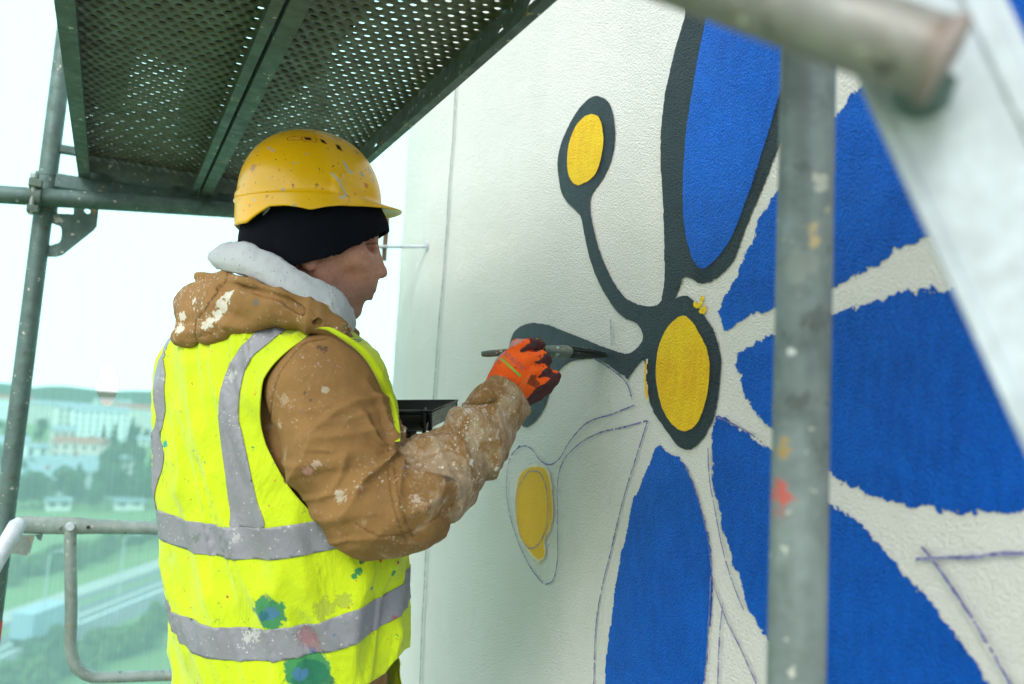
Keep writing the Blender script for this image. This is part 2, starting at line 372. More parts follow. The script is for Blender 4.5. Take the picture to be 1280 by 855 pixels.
# --- charcoal outlines
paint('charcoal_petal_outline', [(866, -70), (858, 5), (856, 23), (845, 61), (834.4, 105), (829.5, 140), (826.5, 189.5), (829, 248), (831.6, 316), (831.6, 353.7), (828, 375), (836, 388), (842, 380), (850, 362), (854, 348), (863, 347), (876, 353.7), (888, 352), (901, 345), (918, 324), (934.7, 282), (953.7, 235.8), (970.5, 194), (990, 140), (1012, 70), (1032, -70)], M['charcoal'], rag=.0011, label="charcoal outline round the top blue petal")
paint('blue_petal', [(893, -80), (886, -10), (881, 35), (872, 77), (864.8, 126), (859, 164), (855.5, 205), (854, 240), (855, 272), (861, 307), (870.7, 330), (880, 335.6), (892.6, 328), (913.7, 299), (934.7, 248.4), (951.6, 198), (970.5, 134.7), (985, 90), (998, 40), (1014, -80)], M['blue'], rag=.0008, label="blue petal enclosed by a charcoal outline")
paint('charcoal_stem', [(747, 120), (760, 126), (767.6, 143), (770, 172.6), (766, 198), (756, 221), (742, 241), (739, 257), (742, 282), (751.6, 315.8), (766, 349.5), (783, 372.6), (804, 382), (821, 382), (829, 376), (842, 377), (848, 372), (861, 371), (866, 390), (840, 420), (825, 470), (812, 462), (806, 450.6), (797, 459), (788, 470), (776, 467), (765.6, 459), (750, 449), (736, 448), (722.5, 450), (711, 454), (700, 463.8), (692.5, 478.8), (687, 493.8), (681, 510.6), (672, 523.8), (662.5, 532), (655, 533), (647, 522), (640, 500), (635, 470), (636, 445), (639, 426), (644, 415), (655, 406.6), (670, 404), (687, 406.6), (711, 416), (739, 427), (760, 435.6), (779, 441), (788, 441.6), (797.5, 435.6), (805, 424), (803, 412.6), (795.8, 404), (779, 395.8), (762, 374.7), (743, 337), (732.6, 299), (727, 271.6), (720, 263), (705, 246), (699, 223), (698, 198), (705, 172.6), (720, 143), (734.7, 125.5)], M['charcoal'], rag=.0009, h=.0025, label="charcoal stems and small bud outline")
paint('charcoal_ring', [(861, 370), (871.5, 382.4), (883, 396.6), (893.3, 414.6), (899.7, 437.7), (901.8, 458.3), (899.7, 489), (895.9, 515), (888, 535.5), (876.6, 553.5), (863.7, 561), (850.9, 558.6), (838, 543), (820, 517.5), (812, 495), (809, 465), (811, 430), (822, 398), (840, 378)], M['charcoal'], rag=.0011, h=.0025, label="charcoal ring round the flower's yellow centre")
# --- yellow
paint('yellow_centre', [(854.7, 394.8), (865, 400.5), (875.3, 416), (884.3, 435), (888, 458), (885.6, 491.8), (877.9, 520), (868.9, 534), (856, 539.4), (843, 531.6), (832.9, 517.5), (825, 494), (821.3, 463.5), (823.9, 437.7), (830.3, 419.7), (840.6, 404.3)], M['yellow'], rag=.0007, h=.0025, label="yellow oval centre of the big flower")
paint('yellow_centre', [(741, 143), (751.6, 149.5), (755.8, 172.6), (752.8, 198), (743, 221), (724, 231.6), (713.7, 223), (710, 206), (712.4, 181), (720, 160), (730.5, 147.4)], M['yellow'], rag=.0007, h=.0025, label="yellow oval inside the small bud")
m = Mat("thin_yellow", .7).base((.80, .47, .008)); m.over(m.step(m.math('ADD', m.noise(45, 4, .7), m.math('MULTIPLY', m.attr("edge"), 1.0)), .66, 1.05), (.68, .72, .62)); m.vary(30, .4, (.72, .38, .008), 5)
M['yellow_soft'] = stucco(m, .5).done()
def softblob(name, px, w, label):
    P = np.array([onx(x, y, W)[1:] for x, y in smooth_poly(px, True, 5)]); lo, hi = P.min(0)-.02, P.max(0)+.02
    A, B = np.meshgrid(np.arange(lo[0], hi[0], .003), np.arange(lo[1], hi[1], .003), indexing='ij'); Q = np.stack([A.ravel(), B.ravel()], 1)
    f = sd_poly(Q, P)-w*.6; Q3 = np.stack([Q[:, 0], Q[:, 1], Q[:, 0]*0], 1); fr = f+.004*vnoise(Q3, 120, 5)+.003*vnoise(Q3, 40, 6)
    _layer[0] += 1; V3 = np.stack([W+wav(Q[:, 0], Q[:, 1])-.0009-.00022*_layer[0], Q[:, 0], Q[:, 1], 1+np.clip(f/w, -1, 0)], 1)
    i = np.arange(len(Q)).reshape(A.shape); q = np.stack([i[:-1, :-1], i[:-1, 1:], i[1:, 1:], i[1:, :-1]], -1).reshape(-1, 4)
    T = np.concatenate([q[:, [0, 1, 2]], q[:, [0, 2, 3]]]); T = T[(fr[T] < 0).all(1)]
    used = np.unique(T); mp = np.full(len(V3), -1); mp[used] = np.arange(len(used))
    o = mesh_np(name, V3[used][:, :3], mp[T], M['yellow_soft'], building, True, {'edge': np.clip(V3[used][:, 3]*1.0, 0, 1)}); o["label"] = label
softblob('yellow_underpaint', [(670.5, 583), (684, 587), (690, 612), (692, 641), (688, 662), (682, 674), (683, 690), (678.7, 699), (668.5, 695), (655, 677), (648, 657.7), (646, 624.5), (649, 600), (658, 587)], .010, "soft-edged yellow underpainting inside a pencilled bud")
softblob('yellow_fringe', [(809, 452), (811, 452), (810.5, 475), (812, 497), (809, 496), (807.5, 475)], .004, "thin yellow fringe left of the flower centre")
0 and softblob('yellow_fringe', [(893, 410), (899, 422), (903, 440), (901.5, 452), (898, 430)], .003, "thin yellow fringe right of the flower centre")
for px in ([(872, 384), (877, 376), (879, 371), (881, 372), (880, 378), (876, 384)], [(877, 390), (881, 384), (884, 384), (884, 388), (882, 393)], [(870, 380), (876, 380), (877, 383), (871, 384)]): paint('yellow_brush_mark', px, M['yellow'], rag=.0022, h=.002)
paint('charcoal_drip', [(784, 466), (790, 466), (789, 471), (787, 474), (784, 471)], M['charcoal'], rag=.0008, h=.002)
paint('charcoal_brush_mark', [(846, 350), (851, 348), (855, 352), (850, 358), (845, 360)], M['charcoal'], rag=.0025, h=.0025)
# --- pencil drawing
for nm, px, w_ in (('long', [(812, 526), (798.7, 567), (781, 625.7), (765.5, 692), (751.7, 751), (745.9, 806), (744, 900)], 1.6),
    ('bud', [(795.6, 506.5), (767, 518), (738, 528), (717, 549.5), (702, 572.6), (689.5, 581), (677, 574.7), (666, 561), (653.7, 558), (641, 570.5), (636, 596), (637, 629.5), (645, 663), (657, 693), (668, 712), (679, 726), (687, 730), (695.4, 722), (699.6, 695), (698.8, 645), (699.6, 600), (708, 574.7), (728.6, 554), (753.5, 540.7), (778, 535), (812, 526)], 1.5),
    ('arc', [(744, 447), (765.6, 461), (779, 471), (788, 482.5), (793, 499)], 1.5), ('s', [(891, 716), (898.6, 739), (912, 774.5), (928, 806), (950, 856), (965, 900)], 1.3), ('t', [(907.6, 753), (904, 794), (901, 855), (899, 900)], 1.3),
    ('u', [(892, 720), (891, 760), (888, 810), (884, 860), (878, 900)], 1.2), ('v', [(889, 560), (891, 600), (898, 640), (909, 692), (922, 733), (934, 762)], 1.3), ('v2', [(858, 580), (868, 600), (880, 636), (889, 674), (894, 715)], 1.0),
    ('h', [(1149, 698.6), (1179, 697), (1224, 696), (1255, 692), (1290, 691), (1420, 684)], 2.0), ('d', [(1157, 683), (1169, 698), (1193, 732), (1220.7, 774), (1245, 815), (1267, 855), (1330, 960)], 2.0), ('top', [(899, 521), (918, 529), (940, 541), (957, 553)], 1.2),
    ('far', [(653, 557), (649, 561)], 1.6)):
    stroke('pencil_line', px, w_, gap=.22)
stroke('pencil_line', [(662, 592), (670, 589), (679, 592), (686, 612), (688, 641), (684, 667), (674.7, 682.6), (664, 684.6), (654, 670), (648.5, 641), (650.6, 612)], 1.2, gap=.05, closed=True, label="pencilled oval on the yellow underpainting")
b = stroke('board_joint', [(576, 60), (572, 115), (567, 200), (560, 300), (553, 390), (547, 470), (540, 560), (535, 700), (530, 800), (526, 900)], 2.9, M['joint'], gap=-.6, label="thin dark vertical joint in the render")
stroke('paint_run', [(767, 400), (768, 412), (769, 432)], 3.2, M['drip'], gap=-.3, label="grey vertical run of paint on the render")

# gusset plate with cut-outs, in the frame's plane
def plate_with_holes(name, outer, holes, y, th, mat, parent):
    from mathutils.geometry import tessellate_polygon
    loops = [[Vector((p[0], p[1], 0)) for p in lp] for lp in [outer]+holes]; tri = tessellate_polygon(loops); fl = [p for lp in loops for p in lp]; n_ = len(fl)
    b = MB(); vv = [(p.x, y-th/2, p.y) for p in fl]+[(p.x, y+th/2, p.y) for p in fl]; ff = [tuple(t) for t in tri]+[tuple(q+n_ for q in t[::-1]) for t in tri]; k = 0
    for lp in loops:
        m_ = len(lp); ff += [(k+i, k+(i+1) % m_, n_+k+(i+1) % m_, n_+k+i) for i in range(m_)]; k += m_
    b.add(vv, ff); return b.build(name, mat, parent)
def xz(pts, y): return [(float(q[0]), float(q[2])) for q in (ony(a, b_, y) for a, b_ in pts)]
def rrect(pts, y, n=3):   # rounded polygon through smoothing
    P = smooth_poly(pts, True, n); return xz(P, y)
# ================================================================== SCAFFOLD
YF, YN = 2.56, 0.475        # far and near frames
TR = .02415
XO, XI = -.205, .527        # outer and inner standards
HD = .60                    # underside of the deck overhead
FLOOR = -1.35
scaf = empty('far_scaffold_frame', (XO, YF, FLOOR)); tag(scaf, "green-lit grey steel scaffold frame at the far end of the platform, bracketed posts", "scaffold frame")
def std(x, y, name, mat, parent, tilt=0, ztop=3.1, zbot=-4.0):
    b = MB(); b.tube([(x+tilt*zbot*-.0, y, zbot), (x, y, -1.0), (x, y, 1.0), (x, y, ztop)], TR, 32); return b.build(name, mat, parent)
pl = at(75, 100, 1); pl = pl*YF/pl[1]; pb = at(12, 600, 1); pb = pb*YF/pb[1]; dx = (pl[0]-pb[0])/(pl[2]-pb[2])
b = MB(); b.tube([(pb[0]+dx*(z-pb[2]), YF, z) for z in (-4, -2, 0, 2, 3.1)], TR, 32); b.build('standard', M['tube_far'], scaf)
XL = lambda z: pb[0]+dx*(z-pb[2])
std(XI, YF, 'standard', M['tube_far'], scaf)
zc = float(ony(150, 240, YF)[2])
# transom the deck hooks onto: U channel with round holes
b = MB(); x0, x1 = XL(zc)+.02, XI-.02
def frame_bar(name, xa, xb, z0, z1, y0, y1, mat, parent, bev=.003):
    b = MB(); b.box((xa, y0, z0), (xb, y1, z1), bev=bev); return b.build(name, mat, parent)
frame_bar('transom', XL(zc)+.02, XI-.022, zc-.018, zc+.022, YF-.022, YF+.022, M['tube_far'], scaf)
frame_bar('transom_rail', XL(zc)+.02, XI-.022, zc+.085, zc+.108, YF-.012, YF+.012, M['tube_far'], scaf)
def disc(cx, cz, r, n=12): return [(cx+r*math.cos(2*PI*k/n), cz+r*math.sin(2*PI*k/n)) for k in range(n)]
hl = [xz([(148, 228), (202, 236), (252, 243)], YF)][0]; xw = float(ony(106, 230, YF)[0])
plate_with_holes('transom_web', [(xw, zc+.0225), (XI-.022, zc+.0225), (XI-.022, zc+.0845), (xw, zc+.0845)], [disc(a, c, .0075) for a, c in hl if zc+.031 < c < zc+.076], YF, .005, M['tube_far'], scaf)
b = MB(); b.tube([(XL(zc), YF, zc-.05), (XL(zc), YF, zc+.012)], .0295, 28); b.tube([(XL(zc), YF, zc+.012), (XL(zc), YF, zc+.02)], [.031, .031], 28); b.build('collar', M['tube_far'], scaf)
# gusset plate
plate_with_holes('gusset_plate', xz([(56, 250), (123, 252), (123, 264), (121, 283), (117, 288), (78, 319), (70, 321), (54, 321)], YF),
    [rrect([(63, 281), (70, 281), (76, 284), (77, 293), (75, 302), (69, 305), (61, 305)], YF), rrect([(105, 262.5), (109, 261), (113, 263), (112, 267), (108, 267)], YF), xz([(70, 259), (92, 260), (92, 268), (69, 267)], YF)], YF, .006, M['tube_far'], scaf)
# ledger tube across the near side of the frame and its coupler
YT = YF-.055
led = empty('transverse_tube', (-.6, YT, .6)); tag(led, "horizontal round steel tube clamped across the far scaffold posts under the deck", "scaffold tube")
a_, c_ = ony(0, 243, YT), ony(300, 263, YT); sl = (c_-a_)/(c_[0]-a_[0])
b = MB(); b.tube([a_+sl*(-.5), a_+sl*.2, a_+sl*.98], TR, 32); b.build('tube', M['tube_far'], led)
cp = empty('tube_coupler', (XL(.6), YT, .6)); tag(cp, "bolted green-lit steel coupler joining the horizontal tube to the left post", "coupler")
xc = float(ony(44, 246, YT)[0]); zc2 = float(ony(44, 246, YT)[2])
b = MB(); b.tube([(xc-.014, YT, zc2), (xc+.014, YT, zc2)], .0345, 28); b.build('clamp_body', M['deck'], cp)
b = MB(); b.tube([(XL(.6), YF, zc2-.028), (XL(.6), YF, zc2+.01)], .0325, 28); b.build('clamp_half', M['deck'], cp)
b = MB(); b.box((xc-.016, YT-.04, zc2+.02), (xc+.016, YT-.01, zc2+.042), bev=.003); b.build('clamp_ear', M['deck'], cp)
b = MB(); b.box((xc-.014, YT-.042, zc2-.05), (xc+.014, YT-.012, zc2-.03), bev=.003); b.build('clamp_ear', M['deck'], cp)
b = MB(); b.tube([(xc-.004, YT-.028, zc2-.055), (xc-.004, YT-.028, zc2+.052)], .006, 14); b.tube([(xc-.004, YT-.028, zc2+.044), (xc-.004, YT-.028, zc2+.056)], .0105, 6); b.build('bolt', M['tube'], cp)

# --- deck boards overhead
def perforated(name, x0, x1, y0, y1, z, parent, pitch=.0215, r=.0056, skip=None):
    nx = int((x1-x0)/pitch); px_ = (x1-x0)/nx; ny_ = int((y1-y0)/(pitch)); py_ = (y1-y0)/ny_; K = 8
    base = []; 
    ang = [2*PI*(k+.5)/K for k in range(K)]
    sq = []
    for a in ang:
        c, s_ = math.cos(a), math.sin(a); m_ = max(abs(c), abs(s_)); sq.append((c/m_*.5, s_/m_*.5))
    vs_ = []; fs = []
    for j in range(ny_):
        sh = 0.5*px_ if j % 2 else 0.0
        n_ = nx-1 if j % 2 else nx
        if j % 2:   # solid end fillers
            for (a, c) in ((x0, x0+sh), (x1-sh, x1)):
                k = len(vs_); vs_ += [(a, y0+j*py_, z), (c, y0+j*py_, z), (c, y0+(j+1)*py_, z), (a, y0+(j+1)*py_, z)]; fs.append((k, k+1, k+2, k+3))
        for i in range(n_):
            cx, cy = x0+sh+(i+.5)*px_, y0+(j+.5)*py_; k = len(vs_); big = 1.12 if (i+j) % 3 == 0 else .92
            for q in range(K): vs_.append((cx+sq[q][0]*px_, cy+sq[q][1]*py_, z))
            for q in range(K): vs_.append((cx+r*1.35*big*math.cos(ang[q]), cy+r*1.35*big*math.sin(ang[q]), z+.0004))
            for q in range(K): vs_.append((cx+r*big*math.cos(ang[q]), cy+r*big*math.sin(ang[q]), z+.0040))
            for q in range(K):
                p = (q+1) % K; fs.append((k+q, k+p, k+K+p, k+K+q)); fs.append((k+K+q, k+K+p, k+2*K+p, k+2*K+q))
            # square corners belong to the octagon cell: fill the four corner gaps
            for (sx, sy) in ((1, 1), (-1, 1), (-1, -1), (1, -1)):
                kk = len(vs_); vs_.append((cx+sx*.5*px_, cy+sy*.5*py_, z))
                ad = [q for q in range(K) if (sq[q][0]*sx > 0 and sq[q][1]*sy > 0)]
                fs.append((k+ad[0], kk, k+ad[1]))
    return mesh_np(name, np.array(vs_), fs, M['deck_sheet'], parent, False)
def cprofile(name, x, side, y0, y1, z0, z1, mat, parent, slots=False, lip=.03, th=.003):
    """side beam of a board: web at x, flange turned to `side` at the bottom, shallow lip"""
    b = MB(); s = side
    if slots:
        from mathutils.geometry import tessellate_polygon
        hl_ = []
        for yc, zc_ in ((1.055, .026), (1.165, .024), (1.86, .026), (.62, .026)): hl_.append([(yc+.013*math.cos(a)*(1 if math.cos(a) > 0 else 1.3), z0+zc_+.0115*math.sin(a)) for a in np.linspace(0, 2*PI, 14, endpoint=False)])
        lps = [[(y0, z0), (y1, z0), (y1, z1), (y0, z1)]]+hl_; tri = tessellate_polygon([[Vector((p[0], p[1], 0)) for p in lp] for lp in lps]); fl = [p for lp in lps for p in lp]; n_ = len(fl)
        ff = [tuple(t) for t in tri]+[tuple(q_+n_ for q_ in t[::-1]) for t in tri]; k = 0
        for lp in lps: m_ = len(lp); ff += [(k+i, k+(i+1) % m_, n_+k+(i+1) % m_, n_+k+i) for i in range(m_)]; k += m_
        b.add([(x, p[0], p[1]) for p in fl]+[(x+s*th, p[0], p[1]) for p in fl], ff)
    else: b.box((min(x, x+s*th), y0, z0), (max(x, x+s*th), y1, z1))
    xa, xb = sorted((x+s*.0005, x+s*lip)); b.box((xa, y0, z0-.003), (xb, y1, z0), bev=.001)
    xa, xb = sorted((x+s*(lip-.003), x+s*lip)); b.box((xa, y0, z0), (xb, y1, z0+.009))
    return b.build(name, mat, parent)
ZS = HD+.062   # sheet level
def board(x0, x1, label, slots_r):
    o = empty('deck_board', (x0, YN, HD)); tag(o, label, "scaffold deck", "perforated steel deck boards overhead")
    perforated('perforated_sheet', x0, x1, YN-.45, YF-.03, ZS, o)
    cprofile('side_beam', x0, 1, YN-.45, YF-.03, HD, ZS-.001, M['deck'], o)
    cprofile('side_beam', x1, -1, YN-.45, YF-.03, HD, ZS-.001, M['deck'], o, slots_r, lip=.019)
    b = MB(); b.box((x0+.004, YF-.052, HD+.012), (x1-.004, YF-.049, ZS-.001)); b.build('end_plate', M['deck'], o)
    for x in (x0+.06, x1-.06):
        b = MB(); b.box((x-.012, YF-.049, HD+.03), (x+.012, YF+.03, HD+.044), bev=.002); b.build('hook', M['deck'], o)
board(-.128, .186, "left perforated steel deck board overhead, nearest the open side", False)
board(.192, .530, "right perforated steel deck board overhead, beside the painted wall", True)
# on top: unseen sheets added to block sky in the holes, plus blue buckets
m = simple("blocker_dark", (.035, .04, .03), .8); 
b = MB(); b.prism([(-.115, -.1), (.17, -.1), (.17, 2.2), (.10, 2.2), (.085, 1.73), (-.01, 1.70), (-.03, 2.1), (-.115, 2.1)], (0, 0, ZS+.008), (1, 0, 0), (0, 1, 0), (0, 0, .008)); tag(b.build('sky_blocker_mat', m), "added dark mat on the left board overhead, blocking sky in its holes", "mat")
b = MB(); b.prism([(0, 0), (.16, 0), (.12, .9), (.03, 1.5), (0, 1.5)], (.20, .75, ZS+.008), (1, 0, 0), (0, 1, 0), (0, 0, .01)); tag(b.build('sky_blocker_sheet', simple("dark_sheet", (.05, .06, .05), .9)), "added dark sheet on the right board overhead, blocking sky in its holes", "sky blocker")
def bucket(x, y, c, label, r=.1):
    o = empty('paint_bucket', (x, y, ZS+.006)); tag(o, label, "bucket"); mt = simple("plastic", c, .4)
    b = MB(); b.tube([(x, y, ZS+.007), (x, y, ZS+.22)], [r*.85, r], 28); b.build('pail', mt, o)
    b = MB(); b.tube([(x, y, ZS+.205), (x, y, ZS+.222)], [r*1.06, r*1.06], 28); b.build('rim', mt, o)
    b = MB(); b.tube([(x+r*math.cos(a)*1.02, y, ZS+.2+r*math.sin(a)*.9) for a in np.linspace(0, PI, 12)], .0025, 8); b.build('wire_handle', M['tube'], o)
bucket(.30, 1.14, (.02, .22, .75), "blue plastic paint bucket standing on the deck board overhead", .07)
bucket(.34, .98, (.02, .22, .75), "smaller blue bucket beside the added dark sheet overhead", .055)

# --- end guardrail
gr = empty('end_guardrail', (XL(-.35), YF, -.35)); tag(gr, "steel end guardrail with flattened bolted ends behind the worker", "guardrail")
YG = YF-.035
P = lambda x, y: ony(x, y, YG)
pts = [P(22, 655.5), P(50, 656.5), P(88, 657), P(104, 657.4), P(118, 658), P(195, 660), P(330, 665)]
b = MB(); b.tube(pts, [.0235, .0235, .0235, .0225, .0205, .0185, .0185], 24, flat=[(1, .5), (1, .5), (1, .5), (1, .6), (1, .8), (1, 1), (1, 1)]); b.build('top_rail', M['tube'], gr)
vp = [P(88, 658), P(88, 700), P(89, 760), P(88, 800), P(89, 815), P(93, 829), P(101, 839), P(113, 845), P(130, 846.5), P(215, 844), P(340, 843)]
b = MB(); b.tube(smooth_poly(vp, False, 5), .0155, 20); b.build('loop_rail', M['tube'], gr)
b = MB(); b.tube([P(88, 657)+np.array([0, -.016, 0]), P(88, 657)+np.array([0, -.024, 0])], [.012, .010], 16); b.build('rivet', M['white_metal'], gr)
b = MB(); b.tube([P(110.5, 658)+np.array([0, -.0165, 0]), P(110.5, 658)+np.array([0, -.0172, 0])], .0045, 12); b.build('bolt_hole', simple('hole_black', (.01, .012, .012), .9), gr)
b = MB(); b.prism([(p[0], p[1]) for p in xz([(15, 668), (44, 668), (37, 693), (30, 693), (10, 690)], YG)], (0, YG-.012, 0), (1, 0, 0), (0, 0, 1), (0, .006, 0)); b.build('fixing_lug', M['tube'], gr)
b = MB(); b.prism([(p[0], p[1]) for p in xz([(44, 668), (54, 667), (52, 675), (48, 674)], YG)], (0, YG-.010, 0), (1, 0, 0), (0, 0, 1), (0, .006, 0)); b.build('catch', M['tube_far'], gr)
tape = MB(); tape.tube([(XL(-.7), YF, float(ony(5, 828, YF)[2])), (XL(-.62), YF, float(ony(5, 776, YF)[2]))], TR+.0012, 32); tag(tape.build('red_marker_band', simple("red_band", (.62, .06, .035), .5), scaf), None)
dg_ = empty('diagonal_brace', at(-60, 790, 2.0)); tag(dg_, "pale round diagonal brace reaching the left post at rail height", "scaffold brace")
b = MB(); b.tube([at(-120, 900, 1.75), at(0, 693, 2.02), at(22, 656, 2.07), at(26, 650, 2.08)], [.021, .021, .021, .012], 24); b.build('tube', M['white_metal'], dg_)

# --- near frame
nf = empty('near_scaffold_frame', (XI, YN, FLOOR)); tag(nf, "weathered grey steel scaffold post frame with red paint spots in the foreground", "scaffold frame")
pm = at(1003.5, 420, .712)
b = MB(); b.tube([(pm[0], pm[1], z) for z in (-4, -1, 0, 1, 3.1)], TR, 48); b.build('standard', M['near_pole'], nf)
std(XO, pm[1], 'standard', M['tube'], nf)
m = galv("rail_metal", (.27, .28, .27), (.17, .15, .13), .3, .5); 
for (x, y) in ((1175, 70), (1190, 100), (1185, 120)): m.blob(at(x, y, .40), .014, (.13, .075, .05), .7, .4)
tA, tB = at(700, -92, .50), at(1180, 76, .405)
b = MB(); b.tube([tA+(tA-tB)*((tA[0]-XO)/(tB[0]-tA[0])-.04), tA, tA*.5+tB*.5, tB], .0212, 40); o = b.build('cross_rail', m.done(), nf); o["label"] = "short tube with a grimy welded end, closest to the camera"
b = MB(); b.tube([tB+(tA-tB)*.016, tB+(tB-tA)*.01], [.0236, .0225], 40); b.build('weld_collar', galv("weld", (.30, .26, .25), (.14, .10, .08), .2, .6).done(), nf)
b = MB(); b.tube(smooth_poly([at(1160, 92, .425), at(1150, 122, .428), at(1145, 138, .43), at(1143, 146, .43)], False, 4), list(np.interp(np.arange(13), [0, 5, 9, 12], [.015, .015, .010, .002])), 30); b.build('spigot', M['tube_far'], nf)
# wide pale brace crossing the corner: rectangular section
q0, q1 = at(1052, -180, .465), at(1396, 560, .43); ax = (q1-q0)/np.linalg.norm(q1-q0); nv = at(1200, 200, 1); nv /= np.linalg.norm(nv)
wd = np.cross(ax, nv); wd /= np.linalg.norm(wd); dp = np.cross(wd, ax)
Mx = Matrix(((wd[0], dp[0], ax[0], q0[0]), (wd[1], dp[1], ax[1], q0[1]), (wd[2], dp[2], ax[2], q0[2]), (0, 0, 0, 1))) @ Matrix.Rotation(math.radians(8), 4, 'Z')
brc = empty('corner_brace', q0); tag(brc, "broad pale metal brace slanting across the upper right corner, out of focus", "scaffold brace")
b = MB(); b.box((-.040, -.013, -.35), (.040, .013, float(np.linalg.norm(q1-q0))+1.1), Mx, bev=.006); b.build('brace_bar', M['white_metal'], brc)
b = MB(); b.box((.020, -.0148, -.35), (.033, -.0130, float(np.linalg.norm(q1-q0))+1.1), Mx, bev=.0015); b.build('brace_rib', M['white_metal'], brc)
b = MB(); b.box((-.041, -.0146, 0), (-.034, -.0135, float(np.linalg.norm(q1-q0))+.25), Mx, bev=.0015); b.build('brace_rib', M['white_metal'], brc)
# --- platform floor the worker stands on, toe boards
def floor_board(x0, x1, label):
    o = empty('floor_board', (x0, YN, FLOOR)); tag(o, label, "scaffold deck", "steel floor boards of the platform")
    b = MB(); b.box((x0, YN-1.3, FLOOR-.05), (x1, YF-.03, FLOOR), bev=.003); b.build('board_body', M['deck'], o)
    b = MB()
    for j in range(60):
        for i in range(5):
            cx, cy = x0+.05+i*.055, YN-1.2+j*.053; b.tube([(cx, cy, FLOOR), (cx, cy, FLOOR+.003)], [.009, .006], 8)
    b.build('grip_studs', M['deck'], o)["kind"] = "stuff"
floor_board(-.128, .186, "outer steel floor board under the worker's left boot")
floor_board(.192, .505, "inner steel floor board beside the wall")
# --- wall anchor
an = empty('wall_anchor', onx(534, 308, W)); tag(an, "galvanised eye bolt fixed in the wall with a rusty bent rod through it", "wall anchor")
e0 = onx(534, 308, W); e1 = at(483, 308.5, proj_d := float(e0@fw)*.985)
e1 = e0+(e1-e0)
b = MB(); b.tube([e0+(e0-e1)*.2, e0, e1], .0052, 12); b.build('eye_shank', M['white_metal'], an)
b = MB(); cx = at(479, 308.5, proj_d); b.tube([cx+RT*.012*math.cos(a)+fw*.012*math.sin(a) for a in np.linspace(0, 2*PI, 20)], .0052, 10); b.build('eye_ring', M['white_metal'], an)
b = MB(); b.tube([e0+(e0-e1)*.0, e0+(e1-e0)*.03], .017, 8); b.build('washer', M['white_metal'], an)
rust = simple("rusty_steel", (.16, .09, .06), .75, .2, .6, 60); D_ = proj_d
b = MB(); b.tube(smooth_poly([at(468, 262, D_), at(476, 264, D_), at(482, 268, D_), at(483.5, 280, D_), at(481, 308, D_), at(480, 326, D_)], False, 5), .0078, 16); b.build('bent_rod', rust, an)
# ================================================================== DEBRIS NETTING
mt = bpy.data.materials.new("green_netting"); mt.use_nodes = True; n, l = nodes(mt); n.remove(n["Principled BSDF"])
out = n["Material Output"]; tr = n.new("ShaderNodeBsdfTransparent"); tr.inputs[0].default_value = (.58, .92, .93, 1)
tl = n.new("ShaderNodeBsdfTranslucent"); tl.inputs[0].default_value = (.48, .85, .87, 1)
df = n.new("ShaderNodeBsdfDiffuse"); df.inputs[0].default_value = (.3, .8, .76, 1)
mx1 = n.new("ShaderNodeMixShader"); mx1.inputs[0].default_value = .2; l.new(tl.outputs[0], mx1.inputs[1]); l.new(df.outputs[0], mx1.inputs[2])
mx = n.new("ShaderNodeMixShader")
tc = n.new("ShaderNodeTexCoord"); mp = n.new("ShaderNodeMapping"); mp.inputs["Scale"].default_value = (90, 1, 1.6); nz = n.new("ShaderNodeTexNoise"); nz.inputs["Scale"].default_value = 2.5; nz.inputs["Detail"].default_value = 5
l.new(tc.outputs["Object"], mp.inputs[0]); l.new(mp.outputs[0], nz.inputs[0]); mr = n.new("ShaderNodeMapRange"); l.new(nz.outputs[0], mr.inputs[0])
mr.inputs[1].default_value = .3; mr.inputs[2].default_value = .7; mr.inputs[3].default_value = .31; mr.inputs[4].default_value = .36
l.new(mr.outputs[0], mx.inputs[0]); l.new(tr.outputs[0], mx.inputs[1]); l.new(mx1.outputs[0], mx.inputs[2]); l.new(mx.outputs[0], out.inputs[0])
YNT = 2.98
xs = np.arange(-1.4, 1.6, .0075); zz = np.arange(-4.0, 3.1, .0075)
A, B = np.meshgrid(xs, zz, indexing='ij'); P3 = np.stack([A, B, A*0], -1)
Yg = YNT+.012*vnoise(P3*np.array([3, .6, 1]), 1.5, 31)
Vn = np.stack([A, Yg, B], -1).reshape(-1, 3)
keepn = np.ones(A.shape, bool)
i = np.arange(A.size).reshape(A.shape); q = np.stack([i[:-1, :-1], i[1:, :-1], i[1:, 1:], i[:-1, 1:]], -1).reshape(-1, 4)
hole = np.array([(float(p[0]), float(p[2])) for p in (ony(x, y, YNT) for x, y in smooth_poly([(130, 454), (140, 455), (145, 468), (148, 482), (146, 495), (141, 505), (134, 508), (126, 504), (121, 492), (119, 482), (124, 470)], True, 4))])
f = -sd_poly(np.stack([A.ravel(), B.ravel()], 1), hole)
far_ = (f[q] > -1e9).all(1); near = (np.abs(f[q]) < .03).any(1) | (f[q] > 0).any(1)
coarse = np.arange(len(q))
T = np.concatenate([q[:, [0, 1, 2]], q[:, [0, 2, 3]]]); v, t, _ = clip_tris(Vn, T, f)
net = empty('debris_netting', (0, YNT, FLOOR)); tag(net, "translucent green debris netting closing the end of the scaffold, with a small torn hole", "netting")
mesh_np('net_sheet', v, t, mt, net)
hem = MB(); hp = [(h[0], YNT-.002, h[1]) for h in hole]; hem.tube(hp+[hp[0]], .0008, 8, False); mm = simple("net_hem", (.35, .75, .72), .7); hem.build('torn_edge', mm, net)
